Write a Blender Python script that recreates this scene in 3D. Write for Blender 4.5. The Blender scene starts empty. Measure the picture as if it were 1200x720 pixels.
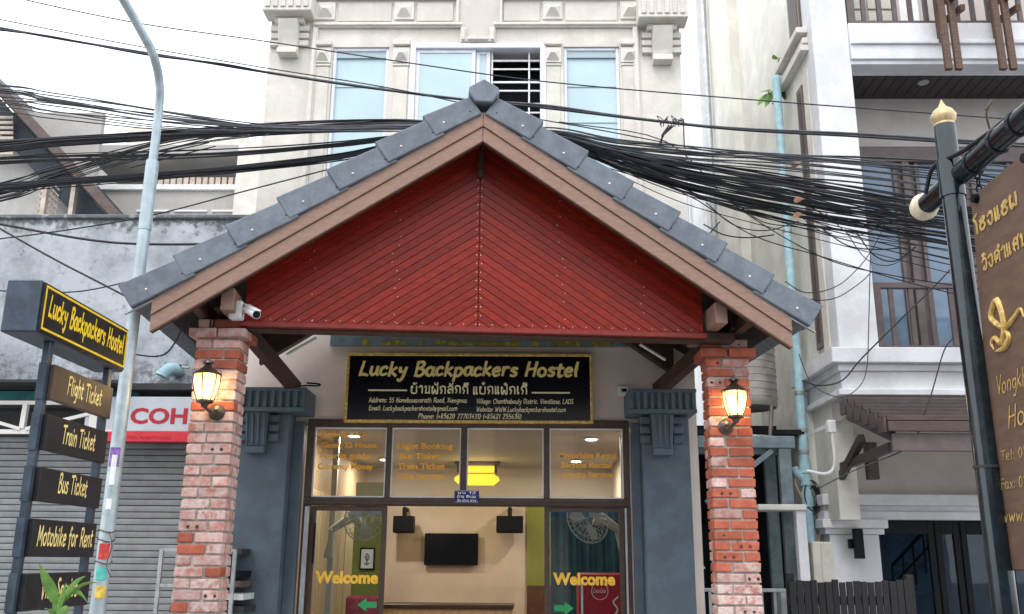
import bpy, math, random
from mathutils import Vector
random.seed(7)
SC = bpy.context.scene
COL = SC.collection
rad = math.radians
# ---------------------------------------------------------------- camera
FPX, PITCH, YAW, ROLL, CAMZ = 1088.0, rad(15.2), rad(1.0), rad(0.43), 1.6
CF = Vector((-math.sin(YAW) * math.cos(PITCH), math.cos(YAW) * math.cos(PITCH), math.sin(PITCH)))
_r0 = Vector((math.cos(YAW), math.sin(YAW), 0)); _u0 = _r0.cross(CF)
CR = _r0 * math.cos(ROLL) + _u0 * math.sin(ROLL)
CU = -_r0 * math.sin(ROLL) + _u0 * math.cos(ROLL)
CC = Vector((0, 0, CAMZ))
cam = bpy.data.cameras.new('camera'); camo = bpy.data.objects.new('camera', cam); COL.objects.link(camo)
cam.sensor_width = 36; cam.lens = FPX / 1200 * 36; cam.clip_end = 500; cam.clip_start = .05
from mathutils import Matrix
m3 = Matrix((CR, CU, -CF)).transposed()
camo.matrix_world = Matrix.Translation(CC) @ m3.to_4x4()
SC.camera = camo
# ---------------------------------------------------------------- sky, sun, exposure (bright overcast)
SUN_EL, SUN_AZ = rad(58), rad(205)
w = bpy.data.worlds.new('World'); SC.world = w; w.use_nodes = True
nt = w.node_tree; nt.nodes.clear()
sky = nt.nodes.new('ShaderNodeTexSky'); sky.sky_type = 'NISHITA'; sky.sun_disc = False
sky.sun_elevation = SUN_EL; sky.sun_rotation = SUN_AZ; sky.dust_density = 4; sky.air_density = 1.5
b1 = nt.nodes.new('ShaderNodeBackground'); b1.inputs[1].default_value = .1
b2 = nt.nodes.new('ShaderNodeBackground'); b2.inputs[0].default_value = (.93, .96, 1, 1); b2.inputs[1].default_value = 1.0
mx = nt.nodes.new('ShaderNodeMixShader'); mx.inputs[0].default_value = .82
wo = nt.nodes.new('ShaderNodeOutputWorld')
nt.links.new(sky.outputs[0], b1.inputs[0]); nt.links.new(b1.outputs[0], mx.inputs[1]); nt.links.new(b2.outputs[0], mx.inputs[2]); nt.links.new(mx.outputs[0], wo.inputs[0])
sl = bpy.data.lights.new('sun', 'SUN'); sl.energy = .6; sl.angle = rad(25); sl.color = (1, .97, .92)
so = bpy.data.objects.new('sun', sl); COL.objects.link(so); so.location = (0, -5, 20)
sd = Vector((math.sin(SUN_AZ) * math.cos(SUN_EL), math.cos(SUN_AZ) * math.cos(SUN_EL), math.sin(SUN_EL)))
so.rotation_euler = sd.to_track_quat('Z', 'Y').to_euler()
SC.view_settings.view_transform = 'Standard'; SC.view_settings.look = 'None'
SC.view_settings.gamma = 1; SC.view_settings.exposure = 1.3
SC.cycles.max_bounces = 8; SC.cycles.transparent_max_bounces = 12
SC.cycles.use_denoising = True

# ---------------------------------------------------------------- measuring: a point of the photograph on a known plane
def ray(px, py): return CF + CR * ((px - 600) / FPX) + CU * ((360 - py) / FPX)
def PY(px, py, Y): d = ray(px, py); return CC + d * (Y / d.y)
def PX(px, py, X): d = ray(px, py); return CC + d * (X / d.x)
def XZ(px, py, Y): p = PY(px, py, Y); return p.x, p.z
def V(*a): return Vector(a)

# ---------------------------------------------------------------- mesh collector
class MB:
    def __init__(s): s.v = []; s.f = []
    def add(s, vs, fs):
        n = len(s.v); s.v += [tuple(v) for v in vs]; s.f += [tuple(i + n for i in f) for f in fs]; return s
    def box(s, x0, x1, y0, y1, z0, z1):
        return s.hexa([(x0, y0, z0), (x1, y0, z0), (x1, y1, z0), (x0, y1, z0), (x0, y0, z1), (x1, y0, z1), (x1, y1, z1), (x0, y1, z1)])
    def hexa(s, p):
        return s.add(p, [(0, 3, 2, 1), (4, 5, 6, 7), (0, 1, 5, 4), (1, 2, 6, 5), (2, 3, 7, 6), (3, 0, 4, 7)])
    def beam(s, p, q, wd, ht, up=(0, 0, 1)):
        p = Vector(p); q = Vector(q); d = (q - p).normalized(); up = Vector(up)
        r = d.cross(up).normalized(); u = r.cross(d)
        a = r * (wd / 2); b = u * (ht / 2)
        return s.hexa([p - a - b, p + a - b, q + a - b, q - a - b, p - a + b, p + a + b, q + a + b, q - a + b])
    def prism(s, poly, off):
        off = Vector(off); n = len(poly); P = [Vector(p) for p in poly]
        fs = [tuple(range(n))[::-1], tuple(range(n, 2 * n))]
        fs += [(i, (i + 1) % n, n + (i + 1) % n, n + i) for i in range(n)]
        return s.add(P + [p + off for p in P], fs)
    def tube(s, pts, r, n=8, caps=True):
        pts = [Vector(p) for p in pts]; k = len(pts)
        rr = r if isinstance(r, (list, tuple)) else [r] * k
        vs = []; prev = None
        for i, p in enumerate(pts):
            t = (pts[min(i + 1, k - 1)] - pts[max(i - 1, 0)]).normalized()
            if prev is None:
                a = t.cross(Vector((0, 0, 1)))
                if a.length < 1e-3: a = t.cross(Vector((0, 1, 0)))
            else:
                a = prev - t * prev.dot(t)
            a.normalize(); prev = a; b = t.cross(a)
            for j in range(n):
                an = 2 * math.pi * j / n
                vs.append(p + (a * math.cos(an) + b * math.sin(an)) * rr[i])
        fs = []
        for i in range(k - 1):
            for j in range(n):
                fs.append((i * n + j, i * n + (j + 1) % n, (i + 1) * n + (j + 1) % n, (i + 1) * n + j))
        if caps: fs += [tuple(range(n))[::-1], tuple(range((k - 1) * n, k * n))]
        return s.add(vs, fs)
    def lathe(s, prof, c, n=16, axis='z', rot=0):
        c = Vector(c); vs = []; k = len(prof)
        for (r, h) in prof:
            for j in range(n):
                an = 2 * math.pi * j / n + rot; x, y = r * math.cos(an), r * math.sin(an)
                vs.append(c + (Vector((x, y, h)) if axis == 'z' else Vector((x, h, y)) if axis == 'y' else Vector((h, x, y))))
        fs = [(i * n + j, i * n + (j + 1) % n, (i + 1) * n + (j + 1) % n, (i + 1) * n + j) for i in range(k - 1) for j in range(n)]
        fs += [tuple(range(n))[::-1], tuple(range((k - 1) * n, k * n))]
        return s.add(vs, fs)
    def quad(s, a, b, c, d): return s.add([a, b, c, d], [(0, 1, 2, 3)])
    def build(s, name, mat, parent=None, bevel=0, smooth=False, fixn=True):
        me = bpy.data.meshes.new(name); me.from_pydata(s.v, [], s.f); me.update()
        if fixn:
            import bmesh
            bm = bmesh.new(); bm.from_mesh(me); bmesh.ops.recalc_face_normals(bm, faces=bm.faces); bm.to_mesh(me); bm.free()
        if smooth:
            me.shade_smooth()
            try: me.set_sharp_from_angle(angle=rad(40))
            except Exception: pass
        me.materials.append(M[mat] if isinstance(mat, str) else mat)
        o = bpy.data.objects.new(name, me); COL.objects.link(o)
        if parent is not None:
            o.parent = parent
            wl = Vector(parent.location); g = parent.parent
            while g is not None: wl += Vector(g.location); g = g.parent
            o.location = -wl
        if bevel:
            md = o.modifiers.new('bevel', 'BEVEL'); md.width = bevel; md.segments = 1; md.limit_method = 'ANGLE'; md.angle_limit = rad(40)
        return o
def tag(o, label=None, cat=None, group=None, kind=None):
    if label: o['label'] = label
    if cat: o['category'] = cat
    if group: o['group'] = group
    if kind: o['kind'] = kind
    return o
def thing(name, label, cat, loc=(0, 0, 0), group=None):
    o = bpy.data.objects.new(name, None); COL.objects.link(o); o.location = loc; o.empty_display_size = .1
    return tag(o, label, cat, group)
def B(x0, x1, y0, y1, z0, z1): return MB().box(x0, x1, y0, y1, z0, z1)
def cr(pts, n=6):
    """smooth curve through points"""
    pts = [Vector(p) for p in pts]
    if len(pts) < 3: return pts
    P = [pts[0] * 2 - pts[1]] + pts + [pts[-1] * 2 - pts[-2]]; out = []
    for i in range(1, len(P) - 2):
        a, b, c, d = P[i - 1:i + 3]
        for k in range(n):
            t = k / n
            out.append(.5 * ((2 * b) + (c - a) * t + (2 * a - 5 * b + 4 * c - d) * t * t + (3 * b - a - 3 * c + d) * t ** 3))
    return out + [pts[-1]]
def holes_wall(x0, x1, z0, z1, holes, y0, y1):
    xs = sorted({x0, x1, *[h[0] for h in holes], *[h[1] for h in holes]}); zs = sorted({z0, z1, *[h[2] for h in holes], *[h[3] for h in holes]})
    m = MB()
    for i in range(len(xs) - 1):
        for j in range(len(zs) - 1):
            cx, cz = (xs[i] + xs[i + 1]) / 2, (zs[j] + zs[j + 1]) / 2
            if not any(h[0] < cx < h[1] and h[2] < cz < h[3] for h in holes): m.box(xs[i], xs[i + 1], y0, y1, zs[j], zs[j + 1])
    return m

# ---------------------------------------------------------------- materials
M = {}
def mat(name, col, rough=.6, var=.12, scale=6, bump=.08, bscale=60, metal=0, col2=None, lo=.42, hi=.62, orand=0, stretch=(1, 1, 1), emit=None, es=0, spec=.4, coat=0, detail=6):
    m = bpy.data.materials.new(name); m.use_nodes = True; n = m.node_tree.nodes; l = m.node_tree.links
    bs = n['Principled BSDF']; bs.inputs['Roughness'].default_value = rough; bs.inputs['Metallic'].default_value = metal
    bs.inputs['Specular IOR Level'].default_value = spec; bs.inputs['Coat Weight'].default_value = coat
    tc = n.new('ShaderNodeTexCoord'); oi = n.new('ShaderNodeObjectInfo')
    sc = n.new('ShaderNodeVectorMath'); sc.operation = 'SCALE'; sc.inputs[0].default_value = (37, 23, 51); l.new(oi.outputs['Random'], sc.inputs['Scale'])
    ad = n.new('ShaderNodeVectorMath'); ad.operation = 'ADD'; l.new(tc.outputs['Object'], ad.inputs[0]); l.new(sc.outputs[0], ad.inputs[1])
    mp = n.new('ShaderNodeMapping'); mp.inputs['Scale'].default_value = stretch; l.new(ad.outputs[0], mp.inputs[0])
    nz = n.new('ShaderNodeTexNoise'); nz.inputs['Scale'].default_value = scale; nz.inputs['Detail'].default_value = detail; nz.inputs['Roughness'].default_value = .65; l.new(mp.outputs[0], nz.inputs[0])
    rp = n.new('ShaderNodeValToRGB'); rp.color_ramp.elements[0].position = lo; rp.color_ramp.elements[1].position = hi
    c2 = col2 or tuple(min(1, c * (1 + var)) for c in col); c1 = col if col2 else tuple(c * (1 - var) for c in col)
    rp.color_ramp.elements[0].color = (*c1, 1); rp.color_ramp.elements[1].color = (*c2, 1); l.new(nz.outputs[0], rp.inputs[0])
    out = rp.outputs[0]
    if orand:
        hs = n.new('ShaderNodeHueSaturation'); mr = n.new('ShaderNodeMapRange'); mr.inputs[3].default_value = 1 - orand; mr.inputs[4].default_value = 1 + orand
        l.new(oi.outputs['Random'], mr.inputs[0]); l.new(mr.outputs[0], hs.inputs['Value']); l.new(out, hs.inputs['Color']); out = hs.outputs[0]
    l.new(out, bs.inputs['Base Color'])
    if bump:
        n2 = n.new('ShaderNodeTexNoise'); n2.inputs['Scale'].default_value = bscale; n2.inputs['Detail'].default_value = 4; l.new(mp.outputs[0], n2.inputs[0])
        bp = n.new('ShaderNodeBump'); bp.inputs['Strength'].default_value = bump; bp.inputs['Distance'].default_value = .01; l.new(n2.outputs[0], bp.inputs['Height']); l.new(bp.outputs[0], bs.inputs['Normal'])
        rm = n.new('ShaderNodeMapRange'); rm.inputs[3].default_value = max(0, rough - .1); rm.inputs[4].default_value = min(1, rough + .12); l.new(nz.outputs[0], rm.inputs[0]); l.new(rm.outputs[0], bs.inputs['Roughness'])
    if emit: bs.inputs['Emission Color'].default_value = (*emit, 1); bs.inputs['Emission Strength'].default_value = es
    M[name] = m; return m
def glass(name, tint=(.9, .95, .95), refl=.9, rough=.02):
    m = bpy.data.materials.new(name); m.use_nodes = True; n = m.node_tree.nodes; l = m.node_tree.links; n.clear()
    o = n.new('ShaderNodeOutputMaterial'); t = n.new('ShaderNodeBsdfTransparent'); t.inputs[0].default_value = (*tint, 1)
    g = n.new('ShaderNodeBsdfGlossy'); g.inputs['Roughness'].default_value = rough; g.inputs[0].default_value = (refl, refl, refl, 1)
    fr = n.new('ShaderNodeFresnel'); fr.inputs[0].default_value = 1.5; mxx = n.new('ShaderNodeMixShader')
    tc = n.new('ShaderNodeTexCoord'); nz = n.new('ShaderNodeTexNoise'); nz.inputs['Scale'].default_value = 1.3; bp = n.new('ShaderNodeBump'); bp.inputs['Strength'].default_value = .02; bp.inputs['Distance'].default_value = .05
    l.new(tc.outputs['Object'], nz.inputs[0]); l.new(nz.outputs[0], bp.inputs['Height']); l.new(bp.outputs[0], g.inputs['Normal'])
    l.new(fr.outputs[0], mxx.inputs[0]); l.new(t.outputs[0], mxx.inputs[1]); l.new(g.outputs[0], mxx.inputs[2]); l.new(mxx.outputs[0], o.inputs[0])
    M[name] = m
def emis(name, col, s):
    m = bpy.data.materials.new(name); m.use_nodes = True; bs = m.node_tree.nodes['Principled BSDF']
    bs.inputs['Base Color'].default_value = (*col, 1); bs.inputs['Emission Color'].default_value = (*col, 1); bs.inputs['Emission Strength'].default_value = s; M[name] = m
def stained(name, base, stain, zc, zw, amt=.5, scale=3, rough=.85, streak=True):
    """plaster with mildew: noise streaks that hang below height zc over zw metres, plus blotches"""
    m = mat(name, base, rough, .1, 2.2, .25, 25); n = m.node_tree.nodes; l = m.node_tree.links; bs = n['Principled BSDF']
    src = bs.inputs['Base Color'].links[0].from_socket
    ge = n.new('ShaderNodeNewGeometry'); sx = n.new('ShaderNodeSeparateXYZ'); l.new(ge.outputs['Position'], sx.inputs[0])
    mr = n.new('ShaderNodeMapRange'); mr.inputs[1].default_value = zc - zw; mr.inputs[2].default_value = zc; l.new(sx.outputs[2], mr.inputs[0])
    mp = n.new('ShaderNodeMapping'); mp.inputs['Scale'].default_value = (1, 1, .22 if streak else 1); l.new(ge.outputs['Position'], mp.inputs[0])
    nz = n.new('ShaderNodeTexNoise'); nz.inputs['Scale'].default_value = scale; nz.inputs['Detail'].default_value = 9; nz.inputs['Roughness'].default_value = .7; l.new(mp.outputs[0], nz.inputs[0])
    a = n.new('ShaderNodeMath'); a.operation = 'MULTIPLY_ADD'; a.inputs[1].default_value = .45; l.new(mr.outputs[0], a.inputs[0]); l.new(nz.outputs[0], a.inputs[2])
    rp = n.new('ShaderNodeMapRange'); rp.inputs[1].default_value = .56; rp.inputs[2].default_value = .85; rp.inputs[4].default_value = amt; l.new(a.outputs[0], rp.inputs[0])
    mi = n.new('ShaderNodeMix'); mi.data_type = 'RGBA'; l.new(rp.outputs[0], mi.inputs[0]); l.new(src, mi.inputs[6]); mi.inputs[7].default_value = (*stain, 1)
    l.new(mi.outputs[2], bs.inputs['Base Color'])

def weathered(name):
    m = mat(name, (.33, .36, .39), .9, .1, 2.2, .35, 25, col2=(.53, .57, .62), lo=.4, hi=.58, detail=10); n = m.node_tree.nodes; l = m.node_tree.links; bs = n['Principled BSDF']
    src = bs.inputs['Base Color'].links[0].from_socket
    ge = n.new('ShaderNodeNewGeometry'); sx = n.new('ShaderNodeSeparateXYZ'); l.new(ge.outputs['Position'], sx.inputs[0])
    last = src
    for (z0, z1, sc_, lo, hi, colr) in ((4.72, 4.97, 9, .5, .72, (.07, .075, .08)), (3.75, 3.2, 14, .55, .8, (.13, .13, .13)), (-5, -4, 3.2, .62, .8, (.28, .29, .3))):
        mr = n.new('ShaderNodeMapRange'); mr.inputs[1].default_value = z0; mr.inputs[2].default_value = z1; l.new(sx.outputs[2], mr.inputs[0])
        if z0 < 0: mr.inputs[3].default_value = .5; mr.inputs[4].default_value = .5
        nz = n.new('ShaderNodeTexNoise'); nz.inputs['Scale'].default_value = sc_; nz.inputs['Detail'].default_value = 9; nz.inputs['Roughness'].default_value = .72; l.new(ge.outputs['Position'], nz.inputs[0])
        a = n.new('ShaderNodeMath'); a.operation = 'MULTIPLY_ADD'; a.inputs[1].default_value = .26; l.new(mr.outputs[0], a.inputs[0]); l.new(nz.outputs[0], a.inputs[2])
        rp = n.new('ShaderNodeMapRange'); rp.inputs[1].default_value = lo + .08; rp.inputs[2].default_value = hi; rp.inputs[4].default_value = .8; l.new(a.outputs[0], rp.inputs[0])
        mi = n.new('ShaderNodeMix'); mi.data_type = 'RGBA'; l.new(rp.outputs[0], mi.inputs[0]); l.new(last, mi.inputs[6]); mi.inputs[7].default_value = (*colr, 1); last = mi.outputs[2]
    l.new(last, bs.inputs['Base Color'])
def lamp_glass(name):
    m = bpy.data.materials.new(name); m.use_nodes = True; n = m.node_tree.nodes; l = m.node_tree.links; n.clear()
    o = n.new('ShaderNodeOutputMaterial'); t = n.new('ShaderNodeBsdfTransparent'); t.inputs[0].default_value = (1, .93, .72, 1)
    g = n.new('ShaderNodeBsdfTranslucent'); g.inputs[0].default_value = (.95, .8, .45, 1); d = n.new('ShaderNodeBsdfDiffuse'); d.inputs[0].default_value = (.8, .68, .4, 1)
    a = n.new('ShaderNodeMixShader'); a.inputs[0].default_value = .5; b = n.new('ShaderNodeMixShader'); b.inputs[0].default_value = .45
    l.new(g.outputs[0], a.inputs[1]); l.new(d.outputs[0], a.inputs[2]); l.new(t.outputs[0], b.inputs[1]); l.new(a.outputs[0], b.inputs[2]); l.new(b.outputs[0], o.inputs[0]); M[name] = m

mat('asphalt', (.2, .197, .19), .9, .25, 30, .4)
mat('paving', (.42, .41, .385), .85, .15, 8, .2)
stained('facade_paint', (.66, .625, .575), (.4, .36, .31), 9, 3, .35, 2.5)
mat('trim_paint', (.67, .635, .585), .7, .08, 5, .1)
mat('porch_wall', (.7, .6, .54), .75, .06, 3, .08)
mat('pilaster_grey', (.088, .122, .155), .55, .14, 4, .25, 45)
mat('frame_brown', (.07, .047, .036), .38, .15, 20, .03)
mat('upvc', (.72, .74, .82), .35, .04, 8, .02)
mat('blind', (.4, .5, .55), .7, .05, 2, .03)
mat('pane_frost', (.46, .6, .65), .12, .05, 1.5, 0, spec=.6)
mat('dark_room', (.02, .025, .035), .8, .2, 3, 0)
mat('white_metal', (.75, .76, .77), .4, .08, 10, .03)
glass('clear_glass', (.93, .95, .94)); glass('door_glass', (.82, .9, .92)); glass('hotel_glass', (.5, .62, .72), .6); lamp_glass('amber_glass')
mat('tile_grey', (.135, .16, .195), .5, .16, 9, .12, 60, orand=.08)
mat('fascia_brown', (.27, .165, .125), .5, .1, 14, .12, 80, stretch=(1, 1, 3))
mat('timber_red', (.225, .014, .006), .38, .22, 10, .12, 40, stretch=(1, 1, 6), orand=.18, spec=.3)
mat('timber_trim_red', (.2, .02, .014), .4, .15, 10, .08)
mat('groove_dark', (.03, .008, .008), .8, .2, 5, 0)
mat('steel_brown', (.06, .03, .022), .5, .25, 9, .1)
mat('soffit_dark', (.03, .017, .016), .7, .3, 7, .05)
mat('screw', (.7, .62, .58), .35, .1, 10, 0, metal=.6)
mat('mortar', (.4, .37, .34), .95, .18, 25, .5, 90)
mat('brick_pale', (.44, .19, .15), .85, col2=(.58, .43, .4), lo=.38, hi=.62, scale=14, bump=.6, bscale=45, orand=.2)
mat('brick_pink', (.52, .25, .21), .85, col2=(.6, .44, .41), lo=.35, hi=.6, scale=16, bump=.6, bscale=45, orand=.16)
mat('brick_red', (.33, .075, .04), .8, col2=(.45, .13, .08), lo=.35, hi=.62, scale=12, bump=.45, bscale=55, orand=.2)
mat('brick_lime', (.42, .17, .14), .85, col2=(.62, .5, .47), lo=.36, hi=.58, scale=18, bump=.5, bscale=55, orand=.08)
mat('brick_hole', (.06, .05, .05), .9, .2, 20, 0)
mat('black_gloss', (.006, .007, .012), .22, .2, 6, 0, spec=.5)
mat('gold_frame', (.75, .52, .14), .35, .3, 30, .05, metal=.3)
mat('gold_letter', (.95, .74, .28), .45, .12, 20, 0)
mat('yellow_letter', (.9, .62, .03), .5, .1, 20, 0)
mat('orange_letter', (.85, .42, .04), .5, .1, 20, 0)
mat('cream_letter', (.95, .86, .55), .5, .08, 20, 0)
mat('white_letter', (.85, .85, .85), .5, .05, 20, 0)
mat('sign_charcoal', (.013, .014, .018), .5, .3, 12, .05)
mat('sign_brown', (.075, .052, .04), .45, .2, 10, .05)
mat('sign_metal', (.055, .075, .105), .38, .2, 9, .06, metal=.3)
mat('pole_paint', (.42, .5, .54), .42, .14, 7, .08, metal=.35)
mat('pole_dark', (.006, .016, .024), .14, .4, 14, .012, 8, spec=.7)
mat('gold_paint', (.58, .44, .24), .4, .2, 25, .05, metal=.25)
mat('ivory', (.68, .6, .45), .4, .15, 15, .05)
mat('carved_board', (.13, .08, .056), .55, .12, 6, .15, 70, stretch=(1, 1, 4))
mat('carved_gold', (.62, .42, .14), .45, .25, 30, .1, metal=.3)
mat('cable_black', (.017, .02, .027), .55, .3, 10, 0, orand=.35)
mat('cable_grey', (.05, .055, .065), .55, .3, 10, 0, orand=.3)
weathered('concrete_left')
mat('shutter_grey', (.25, .265, .275), .45, .1, 5, .04, stretch=(1, 1, .4), orand=.06, metal=.3)
mat('white_rust', (.72, .7, .67), .6, col2=(.5, .36, .27), lo=.6, hi=.78, scale=12)
mat('teal_sheet', (.03, .2, .2), .5, .2, 8, .05)
mat('charcoal', (.035, .037, .042), .6, .2, 8, .05)
mat('red_paint', (.62, .03, .05), .4, .08, 9, .02)
mat('sign_silver', (.5, .54, .6), .35, .05, 3, .02)
mat('letter_red', (.42, .015, .03), .4, .1, 9, 0)
mat('pvc_blue', (.4, .62, .7), .45, .12, 8, .05)
stained('house_plaster', (.6, .58, .55), (.2, .19, .18), 7, 3, .5, 2)
mat('old_roof', (.03, .04, .055), .6, .25, 8, .1)
mat('old_timber', (.11, .08, .07), .7, .2, 10, .1)
mat('lattice', (.5, .42, .36), .7, .15, 9, .1)
mat('window_blue', (.16, .23, .34), .3, .15, 4, 0); mat('lobby_dark', (.12, .16, .2), .8, .2, 4, 0); mat('remnant_yellow', (.3, .25, .03), .6, .4, 20, 0); mat('pane_sky_tint', (.13, .19, .27), .08, .12, .8, 0, spec=.5)  # last one: blue sky reflection put into the pane's base colour
stained('hotel_white', (.68, .695, .735), (.47, .46, .44), 13, 9, .3, 1.8, .65)
stained('hotel_side', (.68, .67, .62), (.55, .52, .42), 12, 6, .3, 1.6)
mat('hotel_taupe', (.5, .46, .44), .7, .06, 3, .06)
mat('hotel_timber', (.075, .052, .048), .45, .2, 10, .08, stretch=(1, 1, 5), orand=.1)
mat('hotel_frame', (.11, .085, .085), .4, .12, 10, .05)
mat('soffit_board', (.035, .03, .035), .5, .2, 7, .05, orand=.12)
mat('pergola_wood', (.1, .055, .035), .55, .25, 9, .1, stretch=(1, 1, 5))
mat('tank_steel', (.36, .33, .3), .42, .15, 5, .05, metal=.6)
mat('steel_bluegrey', (.16, .21, .24), .5, .2, 7, .08)
mat('rail_grey', (.42, .44, .46), .4, .12, 9, .05, metal=.5)
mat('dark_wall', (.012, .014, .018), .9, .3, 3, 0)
mat('box_beige', (.55, .53, .47), .5, .08, 6, .03)
mat('lamp_black', (.004, .006, .01), .5, .2, 9, .02, spec=.2)
mat('lamp_bronze', (.11, .085, .07), .3, .25, 15, .04, metal=.75)
emis('bulb', (1, .82, .5), 22); emis('downlight', (1, .97, .9), 7); emis('lamp_yellow', (1, .66, .02), .5); emis('led_white', (1, 1, 1), 1.6)
mat('leaf', (.17, .33, .08), .45, .25, 12, .05, orand=.25)
mat('leaf_dark', (.05, .11, .035), .5, .3, 12, .05, orand=.25)
mat('room_wall', (.66, .56, .46), .8, .05, 2, .02)
mat('room_ceiling', (.46, .39, .29), .8, .04, 2, .02)
mat('room_wood', (.6, .42, .26), .55, .12, 3, .02, stretch=(6, 6, .6))
mat('room_green', (.24, .25, .06), .8, .06, 3, 0)
mat('room_door', (.12, .06, .035), .5, .2, 5, .02)
mat('room_floor', (.35, .3, .25), .3, .1, 3, 0)
mat('tv_black', (.004, .005, .008), .15, .1, 4, 0)
mat('fan_cream', (.42, .4, .36), .5, .06, 9, .02)
mat('fridge_red', (.42, .012, .025), .3, .08, 3, 0)
mat('plate_blue', (.01, .02, .16), .35, .15, 9, 0)
mat('arrow_green', (.02, .3, .1), .5, .1, 9, 0)
mat('welcome_letter', (.85, .5, .05), .5, .1, 20, 0); mat('dry_leaf', (.2, .1, .06), .8, .3, 20, .1); mat('blue_awning', (.03, .12, .5), .6, .1, 5, .05); mat('curtain_teal', (.02, .06, .08), .8, .2, 5, 0)
mat('sticker_red', (.6, .06, .05), .5, .3, 30, 0); mat('sticker_teal', (.1, .5, .45), .5, .2, 40, 0); mat('sticker_yellow', (.7, .5, .1), .5, .2, 40, 0); mat('sticker_violet', (.25, .12, .4), .5, .4, 30, 0)
mat('fence_wood', (.011, .011, .014), .6, .35, 12, .15, stretch=(1, 1, 5), orand=.3)
mat('cushion', (.3, .05, .08), .8, .3, 5, 0)

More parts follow.
